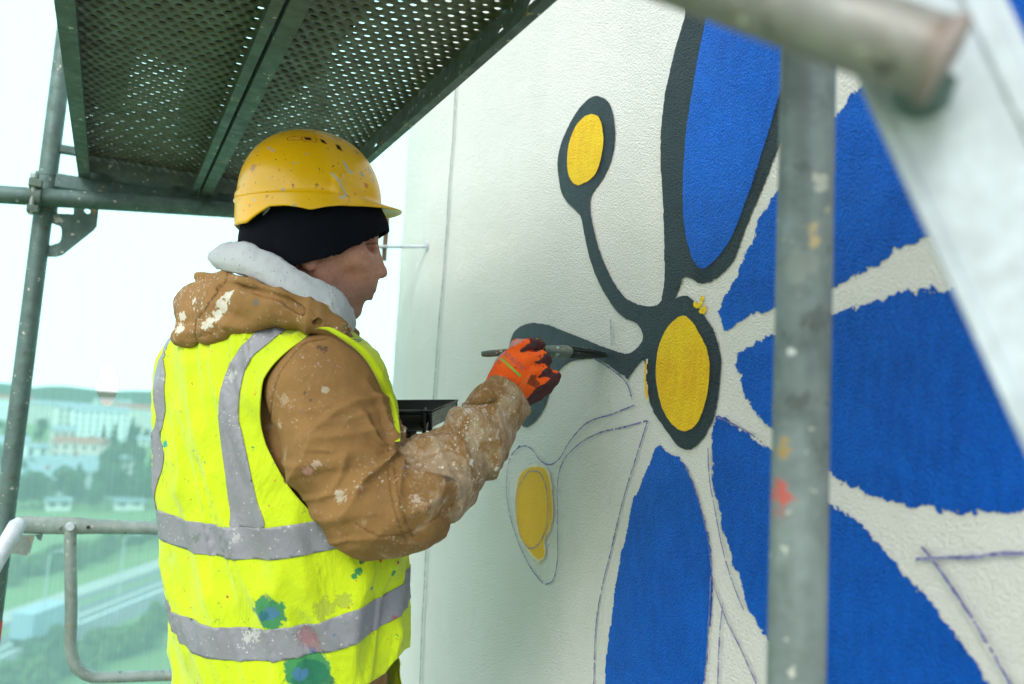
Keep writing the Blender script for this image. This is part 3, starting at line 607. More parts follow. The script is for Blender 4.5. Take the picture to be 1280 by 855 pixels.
# ================================================================== LANDSCAPE
GZ = -26.0
def G(x, y, dz=0): return onz(x, y, GZ+dz)
m = Mat("grass", .95).base((.10, .17, .045)); m.vary(.05, .6, (.055, .11, .03)); m.vary(.5, .5, (.16, .19, .06), 7); m.vary(.012, .6, (.14, .20, .07), 2)
b = MB(); b.add([(-5000, -300, GZ), (5000, -300, GZ), (5000, 5200, GZ), (-5000, 5200, GZ)], [(0, 1, 2, 3)]); tag(b.build('ground', m.done()), "green fields and gardens far below", None, None, "structure")
road = simple("asphalt", (.12, .125, .135), .9, var=.3, sc=.3); pav = simple("pale_path", (.32, .31, .29), .9, var=.2, sc=.4)
def strip(name, far_pts, near_pts, dz, mat, label):
    fa = [G(x, y, dz) for x, y in far_pts]; ne = [G(x, y, dz) for x, y in near_pts]
    # extend both ways
    def ext(L): return [L[0]+(L[0]-L[1])*6]+L+[L[-1]+(L[-1]-L[-2])*6]
    fa, ne = ext(fa), ext(ne); n_ = len(fa); b = MB(); b.add(fa+ne, [(i, i+1, n_+i+1, n_+i) for i in range(n_-1)])
    return tag(b.build(name, mat), label, None, None, "structure")
strip('road', [(-40, 797), (60, 758), (205, 709)], [(-40, 868), (60, 818), (205, 757)], .004, road, "grey dual carriageway crossing the view below")
strip('path', [(-40, 780), (60, 746), (205, 697)], [(-40, 797), (60, 758), (205, 708)], .008, pav, "pale service road running beside the carriageway")
strip('verge', [(-40, 806), (60, 766), (205, 716)], [(-40, 811), (60, 771), (205, 720)], .012, simple("verge_grass", (.11, .19, .05), .9), "narrow grass verge between path and road")
whiteline = simple("road_line", (.75, .76, .74), .8)
strip('lane_marking', [(-40, 838), (60, 794), (205, 735.4)], [(-40, 839.5), (60, 795.5), (205, 736.8)], .012, whiteline, "white lane marking on the carriageway")
strip('median', [(-40, 826), (60, 783), (205, 726)], [(-40, 831), (60, 787), (205, 729)], .012, simple("pale_concrete", (.34, .34, .33), .8), "pale central strip of the carriageway")
def crown(seed, R, H, z0, n, leaf, cone=False):
    r = np.random.RandomState(seed); vs_ = []; 
    lob = r.uniform(-1, 1, (9, 3))*np.array([R*.5, R*.5, H*.32])+np.array([0, 0, z0+H*.5]); lr = r.uniform(.35, .6, 9)*R
    k = r.randint(0, 9, n); d = r.normal(size=(n, 3)); d /= np.linalg.norm(d, axis=1)[:, None]; rad = r.uniform(.55, 1.05, n)**.5
    c = lob[k]+d*(lr[k]*rad)[:, None]*np.array([1, 1, H/(2*R)*1.1])
    if cone:
        u = r.uniform(0, 1, n)**1.4; th = r.uniform(0, 2*PI, n); q = R*(1-u)*r.uniform(.6, 1.05, n)*(1+.25*np.sin(u*40)); c = np.stack([q*np.cos(th), q*np.sin(th), z0+u*H], 1)
    a = r.normal(size=(n, 3)); a /= np.linalg.norm(a, axis=1)[:, None]; bb = np.cross(a, r.normal(size=(n, 3))); bb /= np.linalg.norm(bb, axis=1)[:, None]
    s_ = (leaf*r.uniform(.6, 1.4, n))[:, None]; v = np.stack([c-a*s_, c+bb*s_*.8, c+a*s_, c-bb*s_*.8], 1).reshape(-1, 3)
    return v, np.arange(4*n).reshape(n, 4)
def leafmat(name, c):
    m = Mat(name, .8).base(c); m.vary(.9, .6, tuple(x*.5 for x in c)); m.vary(.3, .5, tuple(x*1.5 for x in c), 6); return m.done()
lm = [leafmat("broadleaf", (.045, .10, .025)), leafmat("pale_leaf", (.08, .13, .03)), leafmat("conifer_needles", (.02, .06, .025))]
bark = simple("bark", (.10, .075, .05), .9)
def tree_proto(kind):
    o = empty(['broadleaf_tree', 'garden_bush', 'conifer_tree'][kind], (0, 0, 0), True)
    R, H, z0, n_, lf = [(3.6, 7.5, 2.0, 900, .42), (1.7, 2.6, .1, 420, .24), (2.2, 10, .9, 800, .40)][kind]
    v, f = crown(kind+3, R, H, z0, n_, lf, kind == 2); mesh_np('crown', v, f, lm[[0, 1, 2][kind]], o, False)
    b = MB(); b.tube([(0, 0, -.3), (.1, .05, z0+H*.3), (.05, -.1, z0+H*.7)], [[.28, .2, .08], [.06, .05, .02], [.22, .16, .05]][kind], 8)
    if kind == 0:
        for a in range(5): b.tube([(0, 0, 2+.4*a), (1.6*math.cos(a*1.3), 1.6*math.sin(a*1.3), 4.5+.5*a)], [.12, .03], 6)
    b.build('trunk', bark, o); return o
protos = [tree_proto(k) for k in range(3)]; used = [False]*3
def copy_tree(root):
    r = root.copy(); C.objects.link(r)
    for ch in root.children: c = ch.copy(); C.objects.link(c); c.parent = r
    return r
GRP = ['broadleaf trees among the houses', 'bushes along the road', 'conifers among the houses']
def place_tree(kind, p, s, label, rot=None):
    o = protos[kind] if not used[kind] else copy_tree(protos[kind]); used[kind] = True
    o.location = (p[0], p[1], GZ); o.scale = (s*rnd.uniform(.85, 1.15), s*rnd.uniform(.85, 1.15), s); o.rotation_euler.z = rnd.uniform(0, 6.28) if rot is None else rot
    tag(o, label, ['tree', 'bush', 'tree'][kind], GRP[kind]); return o
LB = "hazy green broadleaf tree in the town beyond the netting"; BU = "green bush in the hedge along the carriageway"; CO = "dark pointed conifer between the pale houses"
# hedges beside the road
for i in range(26):
    u = (i+rnd.random())/26; x = -5+205*u; y = 742-u*62+rnd.uniform(-17, -1); place_tree(1, G(x, y), rnd.uniform(.7, 1.25), BU)
for i in range(30):
    u = (i+rnd.random())/30; x = 0+215*u; y = 862-u*92+rnd.uniform(0, 26); place_tree(1, G(x, y), rnd.uniform(.6, 1.1), BU)
for x, y, s in ((195, 680, .9), (175, 688, .8), (40, 850, .7), (70, 835, .8)): place_tree(0, G(x, y), s*.55, LB)
for i in range(56):
    y = 530+ (rnd.random()**.8)*108; x = rnd.uniform(-5, 205); s = rnd.uniform(.55, 1.0)
    if 560 < y < 600 and 20 < x < 120: continue
    place_tree(0, G(x, y), s, LB)
for x, y, s in ((141, 566, 1.15), (163, 563, 1.35), (128, 560, 1.0), (22, 575, 1.2), (8, 560, 1.3), (200, 590, 1.2), (188, 618, .9), (95, 627, .8)): place_tree(2, G(x, y), s, CO)
# houses
cream = simple("cream_wall", (.62, .60, .54), .8, var=.1, sc=.2); whitew = simple("white_wall", (.75, .76, .76), .8, var=.1, sc=.2); pinkw = simple("pink_wall", (.62, .48, .44), .8, var=.1, sc=.2)
roofg = simple("grey_roof", (.26, .30, .34), .8, var=.3, sc=.5); roofr = simple("red_roof", (.34, .12, .085), .8, var=.3, sc=.5); glass = simple("dark_window", (.05, .07, .09), .15, var=.1)
def house(px, py, w, d, h, wall, roof, label, rz=0.0, rh=2.6, floors=2, name='house', flat=False, group=None, cat=None):
    p = G(px, py); o = empty(name, (p[0], p[1], GZ), True); tag(o, label, cat or ("house" if name == 'house' else "apartment block"), group)
    b = MB(); b.box((-w/2, -d/2, -.5), (w/2, d/2, h)); b.build('wall', wall, o)
    b = MB()
    if flat: b.box((-w/2-.4, -d/2-.4, h+.003), (w/2+.4, d/2+.4, h+.6))
    else:
        b.add([(-w/2-.5, -d/2-.5, h-.2), (w/2+.5, -d/2-.5, h-.2), (w/2+.5, d/2+.5, h-.2), (-w/2-.5, d/2+.5, h-.2), (-w/2-.5, 0, h+rh), (w/2+.5, 0, h+rh)], [(0, 1, 5, 4), (2, 3, 4, 5), (3, 0, 4), (1, 2, 5), (0, 3, 2, 1)])
    rf = b.build('roof', roof, o)
    if not flat: b = MB(); b.box((w*.2, -.4, h+rh*.3), (w*.2+.7, .4, h+rh+.9)); b.build('chimney', roofr, o)
    nwin = max(2, int(w/3.2)); wm = None
    for fl in range(floors):
        for i in range(nwin):
            x = -w/2+(i+.5)*w/nwin; z = 1.0+fl*(h-.6)/floors
            if wm is None:
                b = MB(); b.box((-.7, -.06, 0), (.7, .03, 1.4)); wm = b.build('window', glass, o); LOCAL.add(wm.name); wm.location = (x, -d/2, z)
                b = MB(); b.box((-.8, -.1, -.1), (.8, .02, -.003)); sl_ = b.build('sill', whitew, wm)
            else:
                c = wm.copy(); C.objects.link(c); c.parent = o; c.location = (x, -d/2, z)
                cc = sl_.copy(); C.objects.link(cc); cc.parent = c
    o.rotation_euler.z = rz; return o
house(72, 612, 17, 11, 5, whitew, roofg, "large white house with a broad grey gabled roof", .5, 4.0)
house(38, 618, 14, 9, 4, whitew, roofg, "low white house left of the gabled one", .25, 2.2)
house(4, 586, 12, 9, 8.5, whitew, roofg, "white house at the left edge of the view", .1, 2.2)
house(36, 572, 12, 7, 4, whitew, roofg, "small white outbuilding with a grey roof", .2, 1.5)
house(100, 574, 18, 9, 6.5, pinkw, roofr, "pink house behind the gabled white one", -.45, 2.0)
house(78, 556, 10, 8, 7, pinkw, roofg, "small pink house beside the apartment blocks", .2, 2)
house(141, 592, 11, 7, 5, cream, roofg, "flat-roofed pale house among trees", .1, 2, flat=True)
house(72, 638, 4.6, 3, 2.0, cream, roofg, "white flat-roofed shed at the foot of the gardens", .1, 1, 1, flat=True)
house(160, 637, 6, 3, 1.8, cream, roofg, "low cream shed near the meadow", .15, 1, 1, flat=True)
house(145, 624, 4, 3.5, 2.4, whitew, roofg, "tiny white garden house", .6, 1.2, 1)
house(178, 557, 10, 7, 3.5, cream, roofg, "low pale bungalow right of the pines", .1, 1.5, 1)
house(196, 616, 5, 4, 3, whitew, roofg, "white cabin beside the worker's vest", .1, 1.2, 1)
GA = "pale apartment blocks below the wooded ridge"
for k, (x, y, w, h, lab) in enumerate(((88, 548, 17, 17, "tall pale apartment block with a gabled end, beside the net hole"), (122, 550, 27, 16, "wide pale apartment block below the net hole"), (170, 544, 26, 17, "pale apartment block with a red roof light"), (196, 540, 20, 16, "pale apartment block nearest the worker"),
        (52, 530, 22, 15, "pale apartment block right of the left post"), (14, 525, 26, 17, "pale apartment block left of the left post"), (140, 515, 46, 15, "long apartment block far behind the others"), (60, 506, 50, 13, "long low block under the ridge"), (225, 522, 40, 15, "apartment block hidden mostly behind the worker"))):
    house(x, y, w, 11, h, [cream, whitew][k % 2], [roofg, roofr][k % 3 == 2], lab, [.25, .15, -.1][k % 3], 2.5, 5, 'apartment_block', group=GA)
for k in range(20):
    x = -5+k*11+rnd.uniform(-4, 4); y = rnd.uniform(494, 512)
    house(x, y, rnd.uniform(18, 40), 14, rnd.uniform(6, 11), [cream, whitew, pinkw][k % 3], [roofr, roofr, roofg][k % 3], "distant red-roofed house on the slope under the ridge", rnd.uniform(-.4, .4), 4, 2, 'house', group="distant houses under the ridge")
# wooded ridge at the horizon
n_ = 160; b = MB(); pts = []
for i in range(n_):
    a = math.radians(-75+150*i/(n_-1)); R_ = 1500
    hgt = 13+8*vnoise(np.array([i*.09, 0, 0]), 1, 3)+5*vnoise(np.array([i*.9, 0, 0]), 1, 4)
    hgt = float(hgt)+26-4
    pts.append((math.sin(a), math.cos(a), hgt, R_))
vv = []; 
for s_, c_, h_, R_ in pts: vv += [(s_*(R_-260), c_*(R_-260), GZ-.5), (s_*(R_-70), c_*(R_-70), GZ+h_*.8), (s_*R_, c_*R_, GZ+h_), (s_*(R_+400), c_*(R_+400), GZ-.5)]
b.add(vv, [(4*i+k, 4*i+k+1, 4*i+k+5, 4*i+k+4) for i in range(n_-1) for k in range(3)]); m = Mat("forest_ridge", .95).base((.035, .075, .04)); m.vary(.05, .7, (.02, .045, .028)); tag(b.build('hills', m.done()), "wooded ridge along the horizon", None, None, "structure")
# lorry
tp = G(52, 800); td = G(120, 768)-G(0, 818); ang_ = math.atan2(td[1], td[0])
lo = empty('delivery_lorry', (tp[0], tp[1], GZ), True); tag(lo, "white box lorry driving along the carriageway beyond the netting", "lorry")
b = MB(); b.box((-3.4, -1.2, .95), (2.2, 1.2, 3.5), bev=.06); b.build('cargo_box', simple('lorry_box', (.26, .33, .40), .5, var=.1), lo)
b = MB(); b.prism([(2.4, .6), (4.4, .6), (4.4, 1.6), (4.0, 2.75), (2.4, 2.85)], (0, -1.1, 0), (1, 0, 0), (0, 0, 1), (0, 2.2, 0)); cab = b.build('cab', simple('lorry_cab', (.7, .72, .74), .4, var=.1), lo)
b = MB(); b.prism([(4.42, 1.66), (4.03, 2.66), (4.0, 2.64), (4.39, 1.64)], (0, -1.0, 0), (1, 0, 0), (0, 0, 1), (0, 2.0, 0)); b.build('windscreen', glass, lo)
b = MB(); b.box((2.9, -1.12, 1.7), (3.9, -1.103, 2.5)); b.build('side_window', glass, lo)
b = MB(); b.box((-3.4, -1.0, .6), (4.2, 1.0, .93)); b.build('chassis', simple('dark_steel', (.04, .04, .045), .6), lo)
tyre = simple('tyre', (.02, .02, .022), .8); wh = None
for x in (-2.3, 3.3):
    for y in (-1.05, 1.05):
        if wh is None:
            b = MB(); b.tube([(0, -.14, 0), (0, .14, 0)], .5, 20); wh = b.build('wheel', tyre, lo); LOCAL.add(wh.name); wh.location = (x, y, .5)
            b = MB(); b.tube([(0, -.15, 0), (0, .15, 0)], .24, 12); rm = b.build('rim', M['white_metal'], wh)
        else:
            c = wh.copy(); C.objects.link(c); c.parent = lo; c.location = (x, y, .5); cc = rm.copy(); C.objects.link(cc); cc.parent = c
lo.rotation_euler.z = ang_
# street lamps
def lamp(px, py, label):
    p = G(px, py); o = empty('street_lamp', (p[0], p[1], GZ), True); tag(o, label, "street lamp", "street lamps along the carriageway"); g = simple("lamp_grey", (.5, .52, .54), .5, .3)
    b = MB(); b.tube([(0, 0, 0), (0, 0, 9)], [.11, .06], 10); b.tube([(0, 0, 8.9), (.6, -.5, 9.5), (1.4, -1.1, 9.6)], .05, 8); b.build('pole', g, o)
    b = MB(); b.box((1.2, -1.45, 9.5), (1.9, -1.0, 9.66), bev=.04); b.build('lamp_head', g, o)
lamp(50, 806, "slim grey street lamp beside the lorry"); lamp(146, 770, "slim grey street lamp right of the guardrail loop")

# each tree, bush and far house is told apart by the landmark it stands nearest to
marks = [(72, 600, "the gabled white house"), (38, 612, "the low grey-roofed house"), (4, 580, "the house at the left edge"), (100, 566, "the pink house"), (141, 586, "the flat-roofed house"), (72, 634, "the white shed"), (160, 634, "the cream shed"), (145, 621, "the tiny garden house"), (178, 554, "the pale bungalow"),
         (196, 612, "the white cabin"), (132, 482, "the hole in the netting"), (88, 545, "the tall gabled apartment block"), (170, 541, "the block with the red roof light"), (48, 785, "the lorry"), (88, 750, "the upright rail of the guardrail"), (150, 846, "the lower rail of the guardrail"), (30, 560, "the left scaffold post"), (195, 690, "the worker's vest"), (112, 657, "the top rail")]
def px_of(o): q = proj(np.array([o.location.x, o.location.y, GZ+1.5])); return float(q[0]), float(q[1])
def relabel(o, noun, i):
    x, y = px_of(o); d = sorted(((mx-x)**2+(2*(my-y))**2, mx, my, nm) for mx, my, nm in marks)[0]; dx_, dy_ = x-d[1], y-d[2]
    rel = ("well " if abs(dx_) > 16 else "just ")+("right of " if dx_ > 0 else "left of ") if abs(dx_) > abs(dy_)*1.1 else ("a little above " if dy_ < 0 else "a little below ")
    o["label"] = noun[i % len(noun)]+" "+rel+d[3]
cnt_ = [0]*4
for o in list(C.objects):
    if o.get("group") in GRP: k = GRP.index(o["group"]); cnt_[k] += 1; sz = 0 if o.scale.z < .75 else 1; relabel(o, [["small rounded green tree", "tall leafy green tree"], ["low green bush", "full green bush"], ["slim dark conifer", "tall dark conifer"]][k][sz:sz+1], 0)
    elif o.get("group") == "distant houses under the ridge": cnt_[3] += 1; x, y = px_of(o); o["label"] = ["cream", "white", "pink"][cnt_[3] % 3]+" far house under the ridge, number %d from the left" % cnt_[3] if False else "distant "+["cream", "white", "pink"][(cnt_[3]-1) % 3]+" house on the slope, "+("left of the post" if x < 25 else "between post and net hole" if x < 115 else "below the net hole" if x < 150 else "right of the net hole" if x < 195 else "beside the worker's shoulder")

def ordinal(n):
    w = ["", "first", "second", "third", "fourth", "fifth", "sixth", "seventh", "eighth", "ninth", "tenth", "eleventh", "twelfth", "thirteenth", "fourteenth", "fifteenth", "sixteenth", "seventeenth", "eighteenth", "nineteenth", "twentieth"]
    return w[n] if n <= 20 else "twenty-"+w[n-20]
bs = sorted([o for o in C.objects if o.get("group") == GRP[1]], key=lambda o: px_of(o)[0])
for nm, sel in (("hedge on the far side of the carriageway", [o for o in bs if px_of(o)[1] < 760-px_of(o)[0]*.25]), ("hedge on the near side of the carriageway", [o for o in bs if px_of(o)[1] >= 760-px_of(o)[0]*.25])):
    for i, o in enumerate(sel, 1): o["label"] = ordinal(i)+" green bush from the left in the "+nm if i <= 20 else ordinal(len(sel)-i+1)+" green bush from the right in the "+nm
# ================================================================== PERSON
def val(x): return np.clip(np.abs(x)*2.0, 0, 1.15)**.95          # rounded ridges, sharp valleys
def rdge(x, w=2.2): return (1-np.clip(np.abs(x)*w, 0, 1))**1.35      # narrow ridges, broad hollows
def smin(a, b, k):
    h = np.clip(.5+.5*(b-a)/k, 0, 1); return b*(1-h)+a*h-k*h*(1-h)
def smax(a, b, k): return -smin(-a, -b, k)
def ell(P, c, r, A=None):
    q = P-np.asarray(c, np.float32)
    if A is not None: q = q@np.asarray(A, np.float32).T
    r = np.asarray(r, np.float32); k = np.linalg.norm(q/r, axis=-1); return k*(k-1)/(np.linalg.norm(q/(r*r), axis=-1)+1e-9)
def cap(P, a, b, ra, rb=None):
    rb = ra if rb is None else rb; a = np.asarray(a, np.float32); b = np.asarray(b, np.float32); e = b-a
    t = np.clip(((P-a)@e)/(e@e), 0, 1); return np.linalg.norm(P-a-t[..., None]*e, axis=-1)-(ra+(rb-ra)*t)
def chain(P, pts, k=.01):
    d = None
    for (a, ra), (b, rb) in zip(pts[:-1], pts[1:]):
        q = cap(P, a, b, ra, rb); d = q if d is None else smin(d, q, k)
    return d
def nets(fn, lo, hi, h):
    """surface nets: vertices on the zero level of fn, quads between them"""
    lo = np.asarray(lo, float); n = np.ceil((np.asarray(hi)-lo)/h).astype(int)+1
    g = np.empty(tuple(n), np.float32); ax = [lo[i]+h*np.arange(n[i]) for i in range(3)]
    step_ = max(1, int(1.2e6//(n[1]*n[2])))
    for s in range(0, n[0], step_):
        X, Y, Z = np.meshgrid(ax[0][s:s+step_], ax[1], ax[2], indexing='ij'); g[s:s+step_] = fn(np.stack([X, Y, Z], -1).astype(np.float32))
    ins = g < 0; c = np.zeros(tuple(n-1), np.int8)
    for a in (0, 1):
        for b in (0, 1):
            for d in (0, 1): c += ins[a:n[0]-1+a, b:n[1]-1+b, d:n[2]-1+d]
    act = (c > 0) & (c < 8); idx = np.full(act.shape, -1, np.int64); ij = np.argwhere(act); idx[act] = np.arange(len(ij))
    acc = np.zeros((len(ij), 3)); cnt = np.zeros(len(ij))
    cor = [(a, b, d) for a in (0, 1) for b in (0, 1) for d in (0, 1)]
    val = {k: g[ij[:, 0]+k[0], ij[:, 1]+k[1], ij[:, 2]+k[2]] for k in cor}
    for a in cor:
        for ax_ in range(3):
            if a[ax_]: continue
            b = list(a); b[ax_] = 1; b = tuple(b); va, vb = val[a], val[b]; m = (va < 0) != (vb < 0)
            t = np.where(m, va/np.where(m, va-vb, 1), 0); p = np.tile(np.array(a, float), (len(ij), 1)); p[:, ax_] = t
            acc[m] += p[m]; cnt[m] += 1
    verts = lo+h*(ij+acc/cnt[:, None]); faces = []
    for ax_ in range(3):
        u, v = [(1, 2), (2, 0), (0, 1)][ax_]
        s0 = [slice(1, -1)]*3; s0[ax_] = slice(0, n[ax_]-1); s1 = list(s0); s1[ax_] = slice(1, n[ax_])
        A, B = ins[tuple(s0)], ins[tuple(s1)]
        for flip, m in ((0, A & ~B), (1, ~A & B)):
            e = np.argwhere(m); 
            if not len(e): continue
            e = e.copy(); e[:, u] += 1; e[:, v] += 1
            def cell(du, dv):
                k = e.copy(); k[:, u] -= du; k[:, v] -= dv; return idx[k[:, 0], k[:, 1], k[:, 2]]
            q = np.stack([cell(1, 1), cell(0, 1), cell(0, 0), cell(1, 0)], 1)
            faces.append(q[:, ::-1] if flip else q)
    return verts, np.concatenate(faces)
def normals(fn, P, e=.0015):
    P = P.astype(np.float32); n = np.stack([fn(P+np.float32(e)*np.eye(3, dtype=np.float32)[i])-fn(P-np.float32(e)*np.eye(3, dtype=np.float32)[i]) for i in range(3)], -1)
    return n/(np.linalg.norm(n, axis=1)[:, None]+1e-9)
def q2t(q): return np.concatenate([q[:, [0, 1, 2]], q[:, [0, 2, 3]]])
def mnormals(v, t):
    fn_ = np.cross(v[t[:, 1]]-v[t[:, 0]], v[t[:, 2]]-v[t[:, 0]]); n = np.zeros_like(v)
    for k in range(3): np.add.at(n, t[:, k], fn_)
    return n/(np.linalg.norm(n, axis=1)[:, None]+1e-12)
def A3(x, y, D): return at(x, y, D)

person = empty('person', (.22, 1.42, FLOOR)); tag(person, "worker in yellow helmet, lime hi-vis vest and tan paint-splashed jacket painting the wall", "person")
# ---- materials
skin = Mat("skin", .55, spec=.35).base((.54, .285, .195)); skin.vary(45, .5, (.48, .19, .13)); skin.vary(300, .3, (.28, .14, .10), 5)
skin.over(skin.attr("lip"), (.36, .13, .11)); skin.over(skin.attr("stubble"), (.23, .15, .125)); skin.over(skin.attr("brow"), (.10, .06, .045))
skin.b.inputs["Subsurface Weight"].default_value = .08; skin.b.inputs["Subsurface Radius"].default_value = (.01, .004, .002); skin.b.inputs["Subsurface Scale"].default_value = .4
skin.over(skin.math('MULTIPLY', skin.step(skin.noise(1500, 2), .5, .7), skin.math('MULTIPLY', skin.attr('stubble'), .9)), (.07, .05, .045)); skin.vary(120, .35, (.30, .12, .085), 12); skin.bump(skin.noise(450, 5, .65), .0011); skin = skin.done()
def fabric(name, c, dark, rough=.85, weave=900, wd=.00035):
    m = Mat(name, rough, spec=.25).base(c); m.vary(18, .4, dark); m.vary(6, .4, tuple(min(1, x*1.25) for x in c), 7); m.bump(m.noise(70, 5, .6, 6, (1, 1, .7), .5), .0022); m.bump(m.noise(weave, 2), wd); return m
def splash(m, reg=None):
    pal = [(.62, .62, .54), (.50, .50, .44), (.62, .66, .68), (.48, .05, .06), (.03, .20, .10), (.03, .12, .22), (.06, .06, .07), (.55, .30, .32)]
    if reg is not None:
        f = m.math('MULTIPLY', m.step(m.math('ADD', m.noise(20, 8, .7, 2, (1, 1, .6), .8), m.math('MULTIPLY', reg, .20)), .62, .78), .55); m.over(f, (.42, .35, .25))
        f = m.math('MULTIPLY', m.step(m.math('ADD', m.noise(95, 6, .7, 8, (1, 1, .5)), m.math('MULTIPLY', reg, .13)), .67, .76), .55); m.over(f, (.52, .47, .38))
        f = m.math('MULTIPLY', m.step(m.math('ADD', m.noise(48, 6, .7, 21), m.math('MULTIPLY', reg, .11)), .72, .75), .9); m.over(f, (.66, .66, .60))
    cl = m.step(m.noise(14, 3, .6, 31), .45, .62); r2 = cl if reg is None else m.math('MULTIPLY', cl, m.math('ADD', m.math('MULTIPLY', reg, .9), .25))
    for sc_, r_, c_, o_, dn_ in ((260, .40, pal[0], 1.0, .22), (130, .30, pal[1], 5.0, .14), (190, .32, pal[3], 9.0, .05), (180, .32, pal[4], 13.0, .05), (170, .30, pal[5], 17.0, .04), (160, .30, pal[7], 23.0, .05)): m.spots(sc_, r_, c_, o_, dn_, r2, .8)
    return m
tanc, tand = (.225, .125, .043), (.135, .072, .024)
JB, HBl, VB, TB, GB = [], [], [], [], []
jm = fabric("tan_canvas", tanc, tand, .8); jm.over(jm.attr("seam"), (.13, .065, .02)); splash(jm, jm.attr("paint"))
for (x, y, D, r, c, w_) in ((405, 436, 1.29, .009, (.045, .035, .04), .5), (399, 434, 1.29, .006, (.045, .035, .04), .5), (406, 487, 1.27, .0085, (.55, .50, .38), .35), (384, 589, 1.24, .011, (.58, .30, .28), .7), (396, 580, 1.24, .009, (.55, .45, .38), .7), (381, 491, 1.27, .0035, (.02, .05, .06), .4), (388, 500, 1.27, .003, (.02, .05, .06), .4),
        (425, 620, 1.22, .012, (.60, .56, .46), .8), (462, 600, 1.22, .007, (.62, .58, .5), .7), (560, 598, 1.33, .011, (.05, .07, .07), .6), (578, 605, 1.33, .012, (.06, .08, .08), .6), (540, 600, 1.3, .012, (.52, .50, .45), .9), (602, 520, 1.36, .010, (.66, .64, .58), .7), (585, 512, 1.34, .010, (.66, .64, .58), .7), (618, 540, 1.36, .009, (.66, .66, .6), .7), (520, 625, 1.26, .012, (.58, .52, .42), .9), (350, 530, 1.3, .009, (.50, .42, .30), .8), (355, 500, 1.32, .012, (.46, .36, .24), .9)):
    if (x, y) in ((462, 600), (578, 605), (602, 520), (618, 540), (540, 600)): continue
    JB.append((x, y, r*.72, tuple(q*.8 for q in c), w_*2.2+.6, 230, .62))
M['jacket'] = jm.m
hm = fabric("tan_hood_canvas", (.25, .142, .050), tand, .8); hm.over(hm.attr("seam"), (.12, .06, .02))
f = hm.math('MULTIPLY', hm.step(hm.noise(60, 7, .75, 4), .60, .66), .6); hm.over(f, (.52, .46, .34)); splash(hm)
for (x, y, D, r) in ((285, 370, 1.37, .011), (278, 382, 1.36, .012), (272, 394, 1.36, .010), (262, 402, 1.36, .009), (288, 366, 1.38, .008), (256, 407, 1.37, .007), (228, 395, 1.42, .008), (225, 410, 1.42, .010), (243, 375, 1.41, .006)):
    HBl.append((x, y, r*1.0, (.58, .58, .50), 1.7, 150, .85))
HBl.append((320, 378, .006, (.16, .15, .12), .6, 130, .8))
M['hood'] = hm.m
vm_ = fabric("hi_vis_lime", (.46, .60, .003), (.35, .47, .003), .7, 1200, .0003); vm_.bump(vm_.noise(14, 5, .55, 3, (1, 1, .45), .6), .011, .9)
vm_.b.inputs["Sheen Weight"].default_value = .2
f = vm_.math('MULTIPLY', vm_.step(vm_.noise(38, 7, .75, 6), .60, .72), .35); vm_.over(f, (.36, .50, .02))
vm_.spots(95, .22, (.55, .25, .02), 4.0, .06, wob=.8); vm_.spots(110, .22, (.03, .25, .10), 11.0, .05, wob=.9); vm_.spots(150, .24, (.40, .04, .03), 15.0, .03, wob=.8); vm_.spots(60, .22, (.25, .36, .03), 21.0, .16, wob=1.2)
for (x, y, D, r, c, w_) in ((338, 765, 1.33, .027, (.01, .19, .085), .55), (340, 766, 1.33, .012, (.05, .17, .30), .9), (330, 770, 1.33, .008, (.02, .12, .16), .9), (385, 834, 1.33, .036, (.01, .20, .085), .55), (392, 852, 1.33, .034, (.01, .13, .07), .5), (376, 842, 1.33, .012, (.04, .14, .26), .9), (448, 714, 1.33, .006, (.01, .20, .07), .9), (443, 720, 1.33, .005, (.01, .20, .07), .9), (452, 702, 1.33, .005, (.01, .12, .06), .8), (475, 700, 1.34, .004, (.45, .04, .03), .6), (497, 703, 1.36, .0035, (.30, .04, .04), .7), (491, 716, 1.36, .005, (.01, .2, .07), .9), (464, 735, 1.34, .0035, (.05, .12, .2), .7), (208, 555, 1.5, .006, (.0, .28, .25), .9), (318, 432, 1.4, .0055, (.30, .45, .03), .7), (285, 746, 1.35, .0028, (.30, .06, .02), .3), (405, 760, 1.33, .015, (.32, .40, .03), 1.4), (430, 752, 1.34, .012, (.32, .40, .03), 1.4), (215, 700, 1.5, .012, (.42, .55, .04), 1.3)):
    VB.append((x, y, r*1.05, c, w_*1.25, min(300, 1.6/r), .93))
M['vest'] = vm_.m
sm_ = fabric("silver_grey_tape", (.20, .21, .24), (.15, .155, .18), .42, 1500, .0002); sm_.b.inputs["Specular IOR Level"].default_value = .6
sm_.spots(220, .30, (.56, .58, .56), 2.0, .09, wob=.9); sm_.spots(160, .25, (.35, .04, .05), 7.0, .02, wob=.8); sm_.spots(150, .25, (.03, .16, .22), 12.0, .02, wob=.8)
for (x, y, D, r, c, w_) in ((318, 792, 1.33, .012, (.60, .62, .62), 1.3), (310, 797, 1.33, .010, (.60, .62, .62), 1.3), (385, 795, 1.33, .018, (.34, .12, .15), .9), (393, 806, 1.33, .014, (.34, .16, .18), 1.0), (392, 815, 1.33, .008, (.06, .14, .34), .8), (296, 672, 1.35, .008, (.5, .52, .52), 1.5), (493, 772, 1.37, .005, (.42, .05, .10), .9), (290, 470, 1.38, .010, (.55, .57, .55), 1.4), (246, 672, 1.4, .008, (.09, .15, .10), 1.2)):
    TB.append((x, y, r*.85, tuple(q*.8 for q in c), w_*1.8+.3, 190, .65))
M['tape'] = sm_.m
gm = fabric("pale_grey_jersey", (.42, .46, .49), (.33, .37, .40), .95, 1100, .0004); gm.spots(200, .22, (.10, .11, .12), 3.0, .25); GB += [(408, 384, .005, (.40, .27, .08), .9, 150, .9), (403, 387, .004, (.40, .27, .08), .9, 150, .9), (411, 363, .002, (.08, .14, .42), .8, 200, .9)]
